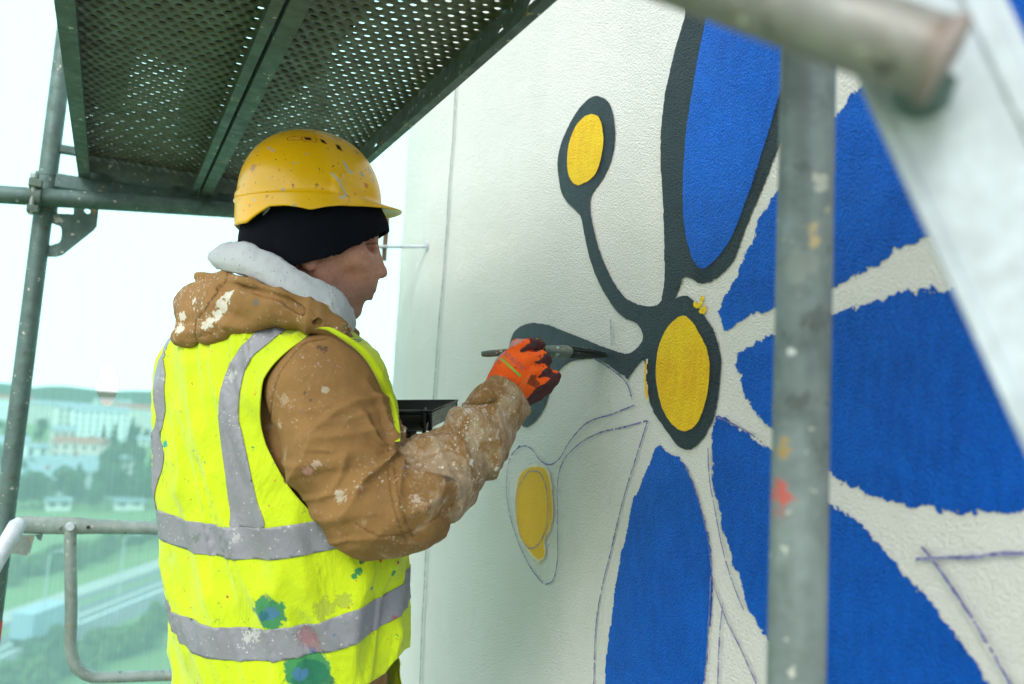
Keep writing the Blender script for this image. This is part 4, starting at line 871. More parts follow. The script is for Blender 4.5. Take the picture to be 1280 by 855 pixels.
gm.over(gm.math('MULTIPLY', gm.attr("seam"), .8), (.36, .40, .42)); M['grey'] = gm.m
M['beanie'] = fabric("black_knit", (.0055, .0065, .011), (.003, .004, .008), 1.0, 700, .0006).spots(60, .15, (.14, .16, .13), 3, .015).done()
M['beanie'].node_tree.nodes["Principled BSDF"].inputs["Specular IOR Level"].default_value = .12

def finish(mt, lst, v, t):
    bv_ = BVHTree.FromPolygons([V(p) for p in v], [tuple(f) for f in t.tolist()])
    for x, y, r, c, w_, sc, am in lst:
        h = bv_.ray_cast(Vector((0, 0, 0)), V(ray(x, y)).normalized())
        if h[0] is not None: mt.blob(h[0], r, c, w_, .1, sc, am)
    mt.done(); return bv_
# ---- head (head frame: h forward, s towards the camera side, u up; unit = photo pixel at the head)
HS = .00147; HO = at(390, 325, 1.47); bt = math.radians(13)
hF = RT*math.cos(bt)+fw*math.sin(bt); hS = RT*math.sin(bt)-fw*math.cos(bt); hU = UP
HM = np.stack([hF, hS, hU], 0)          # world -> head rows
def H2W(p): return HO+(np.asarray(p, float)*HS)@HM
def W2H(P): return ((P-HO.astype(np.float32))@HM.T.astype(np.float32))/np.float32(HS)
def head_h(Q):      # Q in head px
    S = Q.copy(); S[..., 1] = np.abs(S[..., 1])
    d = ell(Q, (2, 0, 42), (78.5, 60, 72))
    d = smin(d, ell(Q, (40, 0, -8), (44, 44, 56)), 18)                      # face mass
    d = smin(d, cap(S, (8, 42, -18), (40, 16, -66), 12, 12), 16)             # jaw
    d = smin(d, ell(Q, (50, 0, -63), (10.5, 15, 11.5)), 9)                       # chin
    d = smin(d, ell(S, (52, 31, -4), (17, 15, 15)), 14)                      # cheekbone
    d = smin(d, ell(Q, (59.5, 0, -33), (15, 23, 15)), 10)                      # muzzle
    d = smin(d, cap(S, (70.5, 7, 32), (53, 34, 28), 6.5, 7), 8)                # brow
    d = smax(d, -ell(S, (69, 21, 18), (10, 12, 8)), 10)                     # eye socket
    d = smin(d, cap(Q, (71.5, 0, 26), (85, 0, -9), 4.6, 6.5), 6)               # nose ridge
    d = smin(d, ell(Q, (86.5, 0, -14.5), (7.0, 7.5, 6.5)), 5)                # tip
    d = smin(d, ell(S, (78, 9, -16.5), (8.5, 5.5, 6)), 4)                    # wing
    d = smax(d, -ell(S, (83, 4.5, -23), (4.5, 2.6, 4)), 2)                   # nostril
    d = smax(d, -cap(S, (76, 16.0, -13), (64, 22, -32), 1.7), 5); d = smax(d, -ell(S, (50, 46, -32), (16, 8, 14)), 12)           # nasolabial
    d = smin(d, cap(S, (73.3, 0, -36), (61, 16, -41.5), 5.0, 2.4), 3)          # upper lip
    d = smin(d, cap(S, (69.8, 0, -46), (60, 14, -43.5), 5.0, 2.4), 3)        # lower lip
    d = smax(d, -cap(S, (79, 0, -41.2), (60, 18, -42.5), 1.5), 1.0)           # mouth line
    d = smax(d, -cap(Q, (69, -8, -53.5), (69, 8, -53.5), 3.0), 6)             # under lip
    d = smin(d, ell(S, (55.5, 22, 17.0), (9.8, 10.2, 9.6)), 4.0)            # eyeball
    d = smin(d, cap(S, (63.5, 13, 21.0), (56, 31, 18.6), 2.3, 1.8), 1.5)      # upper lid
    d = smin(d, cap(S, (63.0, 13, 12.2), (56, 30, 14.2), 1.7, 1.5), 2.5)       # lower lid
    d = smax(d, -ell(S, (65.0, 22.5, 16.6), (7.5, 9.6, 2.8)), .8)                 # opening between the lids
    d = smax(d, -cap(S, (63, 15, 7.5), (53, 31, 8.5), 1.6), 4)                    # fold under the eye
    ear = ell(S, (-4, 56, 8), (13, 6, 24)); ear = smax(ear, -ell(S, (-1, 62, 10), (8, 5, 15)), 3); ear = smin(ear, ell(S, (-1, 57, -12), (7, 5, 7)), 3); d = smin(d, ear, 5)
    d = smin(d, cap(Q, (-12, 0, -30), (-34, 0, -128), 40, 45), 14)            # neck
    return d
def head_w(P): return head_h(W2H(P))*HS
c0 = H2W((10, 0, 0))
hv, hq = nets(head_w, c0-np.array([.155, .155, .17]), c0+np.array([.155, .155, .17]), .0016)
ht = q2t(hq); hn = normals(head_w, hv); hQ = W2H(hv.astype(np.float32))
hv = hv+hn*(.0006*vnoise(hv, 90, 3)+.0003*vnoise(hv, 250, 4))[:, None]
S_ = np.abs(hQ[:, 1])
lip = np.clip(1.6-ell(np.stack([hQ[:, 0]*.5+31, S_, hQ[:, 2]], 1), (66, 0, -41.5), (16, 16.5, 8))*.6-.9, 0, 1)*(hQ[:, 0] > 58)*.75
lip *= (ell(np.stack([hQ[:, 0]*0, S_, hQ[:, 2]], 1), (0, 0, -41.3), (1e3, 16, 8.0)) < 0)
stub = np.clip((-20-hQ[:, 2])/18, 0, 1)*np.clip((hQ[:, 0]-8)/20, 0, 1)*.6*(1-lip)
brow = ((np.abs(hQ[:, 2]-31-(S_-18)*.04) < 2.6) & (S_ > 8) & (S_ < 36) & (hQ[:, 0] > 48))*.8
lash = ((np.abs(hQ[:, 2]-19.0-(hQ[:, 0]-57)*.12) < 1.1) & (S_ > 9) & (S_ < 30) & (hQ[:, 0] > 57))*.75; brow = np.maximum(brow, lash)
# trunk, arms and legs under the clothes (coarser part of the same mesh)
TC = at(352, 650, 1.50); vdir = ray(352, 600)*np.array([1, 1, 0]); vdir /= np.linalg.norm(vdir); rdir = np.array([vdir[1], -vdir[0], 0])
al = math.radians(43); Fd = rdir*math.cos(al)+vdir*math.sin(al); Bd = np.cross(Fd, (0, 0, 1.0))
def zpx(y, D=1.5, x=352): return float(at(x, y, D)[2])
rows = [(380, 345, 14), (388, 344, 42), (398, 341, 68), (412, 337, 92), (432, 334, 112), (460, 337, 124), (500, 343, 132), (560, 347, 136), (620, 350, 138), (700, 352, 139), (780, 355, 137), (855, 359, 133), (905, 359, 132)]
tz = np.array([zpx(r[0]) for r in rows])[::-1]; 
tcx = np.array([at(r[1], r[0], 1.5) for r in rows])[::-1]; thw = np.array([r[2]*.0015 for r in rows])[::-1]
def torso_f(P, off=0.0):
    z = P[..., 2]; cx = np.interp(z, tz, tcx[:, 0]); cy = np.interp(z, tz, tcx[:, 1]); hw = np.interp(z, tz, thw)
    dx = P[..., 0]-cx; dy = P[..., 1]-cy; a = dx*Fd[0]+dy*Fd[1]; b = dx*Bd[0]+dy*Bd[1]
    Bw = hw/.835; Aw = hw*.66/.835
    k = ((np.abs(a)/Aw)**2.3+(np.abs(b)/Bw)**2.3)**(1/2.3); d = (k-1)*np.minimum(Aw, Bw)*1.15
    return smax(smax(d, (z-tz[-1])*.8, .03), tz[0]-z, .01)-off
RS = A3(404, 488, 1.36); RE = A3(464, 630, 1.30); RW = A3(622, 512, 1.40); RH = A3(655, 462, 1.455)
LS = TC+(RS-TC)-2*((RS-TC)@Bd)*Bd; LS = LS+Fd*.05+Bd*.03; LE = A3(420, 610, 1.78); LW = A3(492, 556, 1.70)
hipc = np.array([at(356, 860, 1.5)[0], at(356, 860, 1.5)[1], -.52])
def leg(s): 
    h = hipc+Bd*s*.10+np.array([0, 0, -.02]); k = h+np.array([0, 0, -.42])+Fd*.03+Bd*s*.02; a = np.array([k[0], k[1], FLOOR+.10])-Fd*.03+Bd*s*.01; return h, k, a
def body_f(P):
    d = torso_f(P, -.035)
    for s, (S0, E0, W0) in ((1, (RS, RE, RW)), (-1, (LS, LE, LW))):
        d = smin(d, chain(P, [(S0, .05), (E0, .04), (W0, .028)], .02), .04)
    for s in (1, -1):
        h, k, a = leg(s); d = smin(d, chain(P, [(h, .085), (k, .055), (a, .038), (a+Fd*.13-np.array([0, 0, .055]), .03)], .03), .03)
    d = smin(d, cap(P, H2W((-34, 0, -125)), at(345, 440, 1.5), .062, .07), .03)
    return d
bv, bq = nets(body_f, (-.35, .9, FLOOR+.005), (1.05, 1.95, .22), .012)
nb = len(hv); av = np.concatenate([hv, bv]); at_ = np.concatenate([ht, q2t(bq)+nb]); z_ = np.zeros(len(bv))
mesh_np('body', av, at_, skin, person, True, {'lip': np.concatenate([lip, z_]), 'stubble': np.concatenate([stub, z_]), 'brow': np.concatenate([brow, z_])})
# eyes
eyem = Mat("eye_white", .15).base((.55, .50, .46)); ec = H2W((66.3, 18.5, 17.2)); er = 9.1*HS
for s in (1, -1):
    c = H2W((55.5, 22*s, 17.0)); ic = (hF*.95-hU*.28+hS*.10*s); ic /= np.linalg.norm(ic); 
    mm_ = Mat("eye", .15).base((.30, .26, .23)); mm_.blob(c+ic*er, .0052, (.06, .045, .03), 0.0, .05); mm_.blob(c+ic*er, .0024, (.005, .005, .005), 0, .05); em = mm_.done()
    b = MB(); U_ = 16; vv = [c+er*np.array([math.sin(PI*i/U_)*math.cos(2*PI*j/24), math.sin(PI*i/U_)*math.sin(2*PI*j/24), math.cos(PI*i/U_)]) for i in range(U_+1) for j in range(24)]
    b.add(vv, [(i*24+j, i*24+(j+1) % 24, (i+1)*24+(j+1) % 24, (i+1)*24+j) for i in range(U_) for j in range(24)], True); b.build('eye', em, person)

# ---- beanie
def bean_h(Q): 
    d = ell(Q, (5, 0, 38), (86, 66, 66)); d = smin(d, ell(Q, (-36, 0, 8), (48, 52, 44)), 22); d = smin(d, ell(Q, (57, 0, 44), (31.5, 46, 24)), 8); S = Q.copy(); S[..., 1] = np.abs(S[..., 1]); d = smin(d, ell(S, (-4, 54, 10), (30, 14, 34)), 10); return d
def bean_w(P): return bean_h(W2H(P))*HS
v, q = nets(bean_w, c0-np.array([.18, .18, .12]), c0+np.array([.17, .18, .2]), .003); Q = W2H(v.astype(np.float32))
edge = np.interp(Q[:, 0], [-90, -60, -40, -15, 11, 33, 60, 75, 82, 95], [-14, -22, -20, -12, -5, 5, 19.0, 27.5, 34, 40])
lowband = np.clip(1-(Q[:, 2]-edge)/14, 0, 1)
n = normals(bean_w, v); v = v+n*(.0015*lowband+.0012*vnoise(v, 35, 8)+.0008*np.sin(Q[:, 1]*1.4)*lowband)[:, None]
vv, tt, _ = clip_tris(v, q2t(q), (edge-Q[:, 2])); o = mesh_np('beanie', vv, tt, M['beanie'], person)
sol = o.modifiers.new("thick", 'SOLIDIFY'); sol.thickness = .004; sol.offset = 1

# ---- helmet
def helmet():
    NT, NR = 144, 56; cx, cz = -2.0, 66.0       # rim plane centre (head px): y=255..259 in the photo
    th = np.linspace(0, 2*PI, NT, endpoint=False); prof = []
    vs_ = np.zeros((NR, NT, 3))
    ct, st = np.cos(th), np.sin(th)
    ax_ = np.where(ct > 0, 88.0, 87.5); by = 80.0
    # lower edge height along the rim as seen from the side: pairs (h, u)
    hh = (ct*ax_)+cx
    low = np.interp(hh, [-92, -86, -72, -58, -45, -27, -11, 0, 16, 33, 56, 80, 92], [42, 37, 36.5, 46, 53.5, 54, 52, 49.5, 54, 57, 58.5, 59.5, 60])
    for i in range(NR):
        t = i/(NR-1)
        if t < .78:                                # dome: superellipse-ish profile
            s_ = (t/.78); p = s_*PI/2; r = math.sin(p)**.97; z = cz+5+ (90-1.5)*(math.cos(p)**.93 if math.cos(p) > 0 else 0)
            vs_[i, :, 0] = cx+ct*ax_*r-3*(1-s_)*1.0; vs_[i, :, 1] = st*by*r*1.0; vs_[i, :, 2] = z+ct*3*s_*0
        elif t < .84:                              # small rim ledge
            s_ = (t-.78)/.06; k = 1+.022*math.sin(s_*PI/2); vs_[i, :, 0] = cx+ct*ax_*k; vs_[i, :, 1] = st*by*k; vs_[i, :, 2] = cz+5-2.2*s_
        else:
            s_ = (t-.84)/.16; k = 1.022+.01*s_; top = cz+2.8; zz_ = top+(low-top)*s_
            br = np.clip((ct-.55)/.45, 0, 1)**.8      # brim at the front
            vs_[i, :, 0] = cx+ct*ax_*k+br*23*s_; vs_[i, :, 1] = st*by*k*(1+.02*s_); vs_[i, :, 2] = zz_+br*s_*(6.0-1.5*s_)*.9
    # accessory slot bulge at each side, front ridge
    X, Y, Z = vs_[..., 0], vs_[..., 1], vs_[..., 2]
    for (h0, u0, wh, wu, am) in ((31, 84, 7, 15, 4.0), (50, 78, 13, 8, 2.2), (-88, 74, 9, 6, 2.5)):
        g_ = np.clip(1-((X-h0)/wh)**4-((Z-u0)/wu)**4, 0, 1)**.5; sg = np.sign(Y); m_ = np.abs(Y) > (20 if h0 > -50 else -1)
        if h0 > -50: Y += sg*g_*am*m_
        else: X -= g_*am
    rg = np.exp(-(Y/16)**4)*np.clip((Z-cz-30)/40, 0, 1); Z += rg*2.2          # crown ridge
    fl = np.concatenate([vs_.reshape(-1, 3)]); W_ = H2W(fl); W_ = W_+0
    ii = np.arange(NR*NT).reshape(NR, NT); f = np.stack([ii[:-1], ii[1:], np.roll(ii, -1, 1)[1:], np.roll(ii, -1, 1)[:-1]], -1).reshape(-1, 4)[:, ::-1].copy()
    return W_, f, fl
hvv, hff, hfl = helmet()
hm_ = Mat("helmet_yellow", .28, spec=.5).base((.88, .50, .003)); hm_.vary(12, .35, (.78, .40, .004)); f = hm_.math('MULTIPLY', hm_.step(hm_.noise(80, 7, .75, 6), .62, .7), .35); hm_.over(f, (.5, .27, .05))
hm_.spots(130, .24, (.30, .13, .03), 4.0, .12, wob=.7); hm_.spots(150, .24, (.45, .40, .33), 9.0, .05, wob=.9); hm_.spots(140, .2, (.50, .12, .01), 15.0, .05, wob=.6); hm_.spots(220, .22, (.10, .07, .04), 19.0, .08, wob=.6)
bvh = BVHTree.FromPolygons([V(p) for p in hvv], [tuple(f) for f in hff.tolist()])
def on_helmet(x, y): 
    d = V(ray(x, y)).normalized(); h = bvh.ray_cast(Vector((0, 0, 0)), d); return h[0], h[1]
def HB(x, y, s=70):   # point on the helmet's near side for a photo pixel
    h = on_helmet(x, y)[0] or on_helmet(x-3, y)[0] or on_helmet(x-3, y-4)[0]; return h if h is not None else (0, 0, 50)
gw = (.50, .48, .36)
for (x0_, y0_, x1_, y1_, r, c) in ((415, 217, 425, 227, .0030, gw), (425, 227, 432, 243, .0030, gw), (432, 243, 430, 247, .0026, gw), (430, 247, 424, 247, .0020, gw), (430, 203, 436, 214, .0032, gw), (436, 214, 440, 216, .0026, gw)):
    for k in range(5): t = k/4; hm_.blob(HB(x0_+(x1_-x0_)*t, y0_+(y1_-y0_)*t, 66 if y0_ > 216 else 52), r*.95, c, .25, .15, 300)
for (x, y, s, r, c, w_) in ((452, 217, 42, .006, (.42, .36, .25), 1.3), (462, 213, 34, .007, (.38, .32, .24), 1.3), (466, 225, 32, .005, (.40, .34, .26), 1.3), (458, 232, 44, .0055, (.60, .13, .02), 1.2), (354, 237, 70, .0035, (.50, .45, .35), .9), (336, 185, 48, .0045, (.52, .47, .36), 1.1), (341, 188, 48, .004, (.52, .47, .36), 1.1), (366, 231, 70, .0025, (.5, .08, .02), .8), (396, 231, 70, .003, (.35, .2, .02), .4), (430, 261, 60, .003, (.6, .14, .02), .6), (368, 257, 76, .004, (.5, .42, .25), 1.1), (316, 210, 30, .008, (.48, .26, .09), 1.3), (318, 250, 40, .003, (.55, .50, .42), .5), (478, 259, 22, .006, (.40, .24, .06), 1.3), (420, 172, 40, .010, (.50, .26, .04), 1.5), (446, 190, 36, .007, (.45, .25, .06), 1.4), (341, 267, 74, .003, (.7, .66, .5), .7)):
    hm_.blob(HB(x, y, s), r*.95, c, w_, .1, 260, .85)
hel = mesh_np('helmet', hvv, hff, hm_.done(), person); sol = hel.modifiers.new("thick", 'SOLIDIFY'); sol.thickness = .003; sol.offset = -1
# vents, slot and pits: raised patches on the shell, pit shade painted dark
def patch(name, px, lift, mat, parent, th=.0012, bv=on_helmet):
    pts = [bv(x, y) for x, y in px]; ctr = sum((p[0] for p in pts), Vector())/len(pts); nn = sum((p[1] for p in pts), Vector()).normalized()
    if nn.dot(ctr) > 0: nn = -nn
    vs_ = [p[0]+nn*lift for p in pts]; b = MB(); n_ = len(vs_); b.add(vs_+[p-nn*(lift+th) for p in vs_], [tuple(range(n_))]+[(i, (i+1) % n_, n_+(i+1) % n_, n_+i) for i in range(n_)]); return b.build(name, mat, parent)
pit = simple("vent_shadow", (.012, .008, .005), .9, var=0); rimm = simple("helmet_vent_rim", (.80, .42, .006), .4, var=.3, sc=60)
for px in ([(380, 172.2), (388, 172.8), (389.5, 175.8), (382, 175.2)], [(400, 174.5), (404.5, 175.8), (408.5, 180.6), (402.5, 178.6)], [(419.5, 181.2), (424, 182.8), (427.5, 189.2), (421.5, 186)]):
    c = np.mean(px, 0); o = patch('vent', [tuple(c+(np.array(p)-c)*1.35) for p in px], .0010, rimm, hel); patch('vent_shade_patch', px, .0013, pit, o)
for px in ([(359, 172.6), (362, 171.4), (372, 171.2), (377, 172.5), (377, 175), (366, 175.4), (360, 175.6)], [(378, 171), (393, 171.8), (396, 174), (395, 178), (380, 176.6), (377, 174)]):
    pp = [on_helmet(*p)[0] for p in px]; b = MB(); b.tube(pp+[pp[0]], .0009, 8, False); b.build('vent_groove', simple("groove_brown", (.45, .20, .01), .5), hel)
# harness strap showing behind the ear
hs_ = simple("harness_plastic", (.30, .38, .36), .3); b = MB()
b.tube([H2W(p) for p in ((-68, 30, 30), (-64, 40, 34), (-56, 48, 44), (-48, 52, 56))], .0045, 12, flat=[(1, .6)]*4); b.tube([H2W(p) for p in ((-68, 30, 30), (-70, 34, 38), (-62, 42, 52))], .003, 10); b.build('harness_strap', hs_, person)

# ---- grey hoodie collar
UL = [((272, 313, 1.47), (269, 328, 1.47), .016), ((288, 303, 1.42), (280, 336, 1.405), .020), ((315, 307, 1.38), (312, 345, 1.365), .016), ((345, 321, 1.358), (342, 362, 1.342), .014), ((375, 337, 1.345), (370, 383, 1.330), .014), ((405, 352, 1.347), (400, 400, 1.333), .013),
      ((425, 366, 1.362), (420, 410, 1.352), .010), ((436, 384, 1.40), (433, 415, 1.392), .006), ((441, 399, 1.45), (438, 414, 1.445), .004), ((434, 386, 1.53), (434, 410, 1.53), .008), ((405, 360, 1.60), (405, 395, 1.61), .012), ((350, 332, 1.64), (350, 360, 1.65), .014), ((302, 317, 1.60), (298, 340, 1.61), .016), ((275, 312, 1.53), (271, 330, 1.54), .016)]
Uc = smooth_poly([tuple(at(*a))+tuple(at(*b_))+(c,) for a, b_, c in UL], True, 16); NU, NV = len(Uc), 22; cc = Uc[:, :6].reshape(-1, 2, 3).mean((0, 1)); G_ = []
for i in range(NU):
    U_, L_, bg_ = Uc[i, :3], Uc[i, 3:6], Uc[i, 6]; out_ = (U_+L_)/2-cc; out_ -= UP*(out_@UP); out_ /= np.linalg.norm(out_)
    for k in range(NV+4):
        t = min(k/NV, 1.0); p = L_*(1-t)+U_*t+out_*bg_*math.sin(PI*min(1, t*.92+.06))**.8
        if k > NV: p = U_-out_*.004*(k-NV)-UP*.0035*(k-NV)**1.5       # edge rolled inwards
        G_.append(p)
G_ = np.array(G_); NV4 = NV+4; ii = np.arange(NU*NV4).reshape(NU, NV4); q = np.stack([ii, np.roll(ii, -1, 0)], 0); q = np.stack([q[0][:, :-1], q[1][:, :-1], q[1][:, 1:], q[0][:, 1:]], -1).reshape(-1, 4)
nn_ = mnormals(G_, q2t(q)); px_ = proj(G_); s1 = np.abs((px_[:, 0]-413)-(px_[:, 1]-370)*.30); seam = ((s1 < 1.2)*(px_[:, 1] > 352)*((G_@fw) < 1.42))*1.0
G_ = G_+nn_*(.0035*vnoise(G_, 22, 8)+.0016*fbm(G_, 60, 9, 2)-.0006*seam)[:, None]
o = mesh_np('hoodie_collar', G_, q, M['grey'], person, True, {'seam': seam*.6}); sol = o.modifiers.new("thick", 'SOLIDIFY'); sol.thickness = .004; sol.offset = 0; finish(gm, GB, G_, q)
# ---- tan hood lying on the back
hp = [((437, 424, 1.40), .010), ((420, 411, 1.345), .016), ((392, 398, 1.335), .022), ((355, 384, 1.345), .030), ((315, 378, 1.365), .037), ((282, 378, 1.395), .040), ((262, 388, 1.44), .042), ((255, 392, 1.52), .040), ((270, 384, 1.60), .038), ((310, 376, 1.66), .038), ((370, 384, 1.66), .03), ((420, 404, 1.58), .02), ((440, 420, 1.48), .012)]
def hood_f(P):
    d = None
    for (a, ra), (b, rb) in zip(hp[:-1], hp[1:]):
        q = cap(P, at(*a), at(*b), ra, rb); d = q if d is None else smin(d, q, .03)
    d = smin(d, ell(P, at(268, 385, 1.50), (.07, .07, .045)), .04); d = smin(d, cap(P, at(243, 396, 1.43), at(234, 414, 1.42), .030, .022), .02); d = smin(d, cap(P, at(238, 420, 1.41), at(300, 400, 1.36), .016, .014), .018)
    d = smin(d, cap(P, at(222, 424, 1.42), at(262, 418, 1.375), .009, .009), .015)
    d = smin(d, cap(P, at(262, 418, 1.375), at(330, 400, 1.335), .009, .012), .02)
    d = smin(d, cap(P, at(248, 345, 1.44), at(310, 354, 1.38), .007, .009), .010)      # rolled upper edge
    d = smin(d, cap(P, at(310, 352, 1.38), at(412, 408, 1.345), .008, .008), .012)
    d = smax(d, -cap(P, at(276, 356, 1.355), at(345, 368, 1.315), .0055, .004), .010)   # fold under the edge
    d = smax(d, -cap(P, at(345, 368, 1.315), at(400, 404, 1.315), .004, .003), .008)
    d = smax(d, -cap(P, at(234, 424, 1.385), at(300, 408, 1.325), .0045, .003), .006)
    return d
g0 = at(330, 390, 1.5); v, q = nets(hood_f, g0-np.array([.30, .34, .15]), g0+np.array([.30, .30, .14]), .0038); n = normals(hood_f, v, .002); px_ = proj(v)
sx = np.interp(px_[:, 1], [345, 360, 375, 400, 420], [285, 272, 261, 249, 247]); seam = ((np.abs(px_[:, 0]-sx) < 1.1) & ((v@fw) < 1.5))*1.0
rid = 1-np.abs(vnoise(v*np.array([1, 1, .7]), 17, 21)); HA = np.stack([(px_[:, 0]+px_[:, 1]*.6)*.007, (px_[:, 1]-px_[:, 0]*.28)*.034, (v@fw)*5], -1); HB_ = np.stack([(px_[:, 0])*.03, (px_[:, 1])*.014, (v@fw)*9], -1)
v = v+n*(.0095*(rdge(vnoise(HA, 1.0, 21))-.4)+.0045*(rdge(vnoise(HB_, 1.0, 22))-.3)+.0012*fbm(v, 60, 9, 2)-.001*seam)[:, None]
mesh_np('jacket_hood', v, q, M['hood'], person, True, {'seam': seam}); finish(hm, HBl, v, q)

# ---- jacket: trunk and both sleeves in one surface
def tan_f(P):
    d = torso_f(P, -.012)
    r = chain(P, [(RS, .098), (A3(430, 560, 1.325), .094), (RE, .081), (A3(508, 629, 1.305), .0765), (A3(558, 588, 1.345), .067), (A3(597, 546, 1.375), .056), (RW, .046)], .03)
    d = smin(d, r, .03)
    d = smin(d, chain(P, [(LS, .075), (LE, .07), (LW, .05)], .03), .03)
    return d
def sleeve_f(P):
    r = chain(P, [(RS, .098), (A3(430, 560, 1.325), .094), (RE, .081), (A3(508, 629, 1.305), .0765), (A3(558, 588, 1.345), .067), (A3(597, 546, 1.375), .056), (RW, .046)], .03)
    return smax(r, -(torso_f(P, -.05)), .01)
v, q = nets(sleeve_f, np.minimum(np.minimum(RS, RE), RW)-.13, np.maximum(np.maximum(RS, RE), RW)+.13, .0034); n = normals(sleeve_f, v, .003)
def trunk_f(P): return smin(torso_f(P, -.026), chain(P, [(LS, .075), (LE, .07), (LW, .05)], .03), .03)
vt_, qt_ = nets(trunk_f, (-.28, .85, tz[0]-.02), (.98, 2.0, .22), .009)
# arm coordinate for the folds: distance along the arm and angle about it
def armcoord(P):
    e1, e2 = RE-RS, RW-RE; l1, l2 = np.linalg.norm(e1), np.linalg.norm(e2)
    t1 = np.clip(((P-RS)@e1)/l1**2, -.4, 1); t2 = np.clip(((P-RE)@e2)/l2**2, 0, 1.3)
    d1 = np.linalg.norm(P-RS-t1[:, None]*e1, axis=1); d2 = np.linalg.norm(P-RE-t2[:, None]*e2, axis=1)
    w = 1/(1+np.exp(-(d1-d2)*90)); return (t1*l1)*(1-w)+(l1+t2*l2)*w, np.minimum(d1, d2), w, l1, l2
s_, dd, w_, l1, l2 = armcoord(v); onarm = np.clip((.135-dd)/.03, 0, 1)*np.clip((s_+.02)/.06, 0, 1)
px_ = proj(v)
warp = v+.03*np.stack([vnoise(v, 9, 41), vnoise(v, 9, 42), vnoise(v, 9, 43)], -1)
def crease(x): x = x-np.floor(x); return np.abs(np.sin(PI*x))**.55
fore = np.clip((s_-l1*.86)/.08, 0, 1); upper = 1-fore
e2_ = (RW-RE)/np.linalg.norm(RW-RE); q1_ = np.cross(e2_, fw); q1_ /= np.linalg.norm(q1_); q2_ = np.cross(e2_, q1_)
rel_ = v-RE; ca, sa = (rel_@q1_), (rel_@q2_)
C3 = np.stack([s_/.040+ca*5+1.1*vnoise(v, 6, 44), ca/.13+3, sa/.13], -1)
C4 = np.stack([s_/.020-ca*16+.8*vnoise(v, 9, 45), ca/.10, sa/.10+5], -1)
fold = fore*(.0105*(rdge(vnoise(C3, 1.0, 48), 2.6)-.4)+.006*(val(vnoise(C3*1.0+9, 1.0, 58))-.6)+.0034*(rdge(vnoise(C4, 1.0, 52))-.3))
# inner-elbow gathers radiate from the crook
ck = A3(497, 560, 1.275); rv = v-ck; rad = np.linalg.norm(rv, axis=1); ang = np.arctan2(rv@UP, rv@RT)
g1 = np.exp(-(rad/.105)**2)*np.clip(rad/.02, 0, 1); fold += .014*g1*(rdge(np.sin(ang*3.2+2.6*vnoise(v, 15, 47))*.5, 2.6)-.4)
# long diagonal drapes on the upper sleeve, running from the shoulder to the crook
dr = (px_[:, 0]-330)*.42+(px_[:, 1]-430)*1.0
D3 = np.stack([dr*.020+.7*vnoise(v, 8, 53), px_[:, 0]*.0045, (v@fw)*4], -1); D4 = np.stack([dr*.045-px_[:, 0]*.01, px_[:, 0]*.010, (v@fw)*6], -1)
fold += upper*(.0120*(rdge(vnoise(D3, 1.0, 48), 2.4)-.4)+.0045*(rdge(vnoise(D4, 1.0, 54))-.3))*np.clip((px_[:, 1]-450)/80, .18, 1)
fold += .0012*fbm(v, 38, 49, 2)
fold = fold*np.clip((l1+l2*1.02-s_)/.03, .2, 1)
v2 = v+n*(fold*onarm+(1-onarm)*.003*fbm(v, 16, 50, 2))[:, None]
# seams
seam = np.zeros(len(v)); 
def pxline(pts, w=1.1):
    P_ = smooth_poly(pts, False, 6); d = np.full(len(v), 1e9)
    for a, b in zip(P_[:-1], P_[1:]):
        e = b-a; r_ = px_-a; t = np.clip((r_@e)/(e@e+1e-9), 0, 1); d = np.minimum(d, np.linalg.norm(r_-t[:, None]*e, axis=1))
    return (d < w) & ((v@fw) < 1.42)
seam += pxline([(408, 424), (380, 430), (357, 455), (345, 480), (338, 505), (336, 540), (345, 575)]); seam += pxline([(440, 655), (470, 668), (505, 668), (545, 650), (590, 612)]); seam += pxline([(486, 585), (489, 620), (497, 650), (508, 680)]); seam += pxline([(494, 580), (497, 615), (506, 648), (517, 675)])
v2 -= n*(.0012*seam)[:, None]
pnt = np.clip((s_-l1*.80)/.16, 0, 1)*onarm; pnt = np.maximum(pnt, np.clip(.55-np.abs(px_[:, 0]-352)/60, 0, 1)*np.clip((px_[:, 1]-470)/40, 0, 1)*.35)
nv2 = len(v2); z2 = np.zeros(len(vt_)); mesh_np('jacket', np.concatenate([v2, vt_]), np.concatenate([q, qt_+nv2]), M['jacket'], person, True, {'seam': np.concatenate([np.clip(seam, 0, 1)*.8, z2]), 'paint': np.concatenate([pnt, z2+.3])}); jbvh = finish(jm, JB, v2, q)
# cuff: tab and turned sleeve end
axw = (RH-RW)/np.linalg.norm(RH-RW); c1 = A3(617, 517, 1.398); c2 = A3(638, 494, 1.418); axc = (c2-c1)/np.linalg.norm(c2-c1)
def cuff_f(P):
    t = (P-c1)@axc.astype(np.float32); r = np.linalg.norm(P-c1-t[..., None]*axc, axis=-1); L = np.linalg.norm(c2-c1)
    R_ = .0475+.003*np.sin(t*120); d = np.abs(r-R_)-.0035; return smax(smax(d, t-L, .003), -.03-t, .003)
v, q = nets(cuff_f, np.minimum(c1, c2)-.1, np.maximum(c1, c2)+.1, .0028); n = normals(cuff_f, v); v = v+n*(.003*fbm(v, 40, 61, 2))[:, None]+.004*np.stack([vnoise(v, 18, 62), vnoise(v, 18, 63), vnoise(v, 18, 64)], -1)
mesh_np('sleeve_cuff', v, q, M['jacket'], person, True, {'paint': np.full(len(v), .9), 'seam': np.zeros(len(v))})
tabpx = smooth_poly([(582, 503), (592, 487), (606, 477), (622, 475), (632, 481), (633, 489), (624, 499), (610, 504), (594, 505)], True, 4)
b = MB()
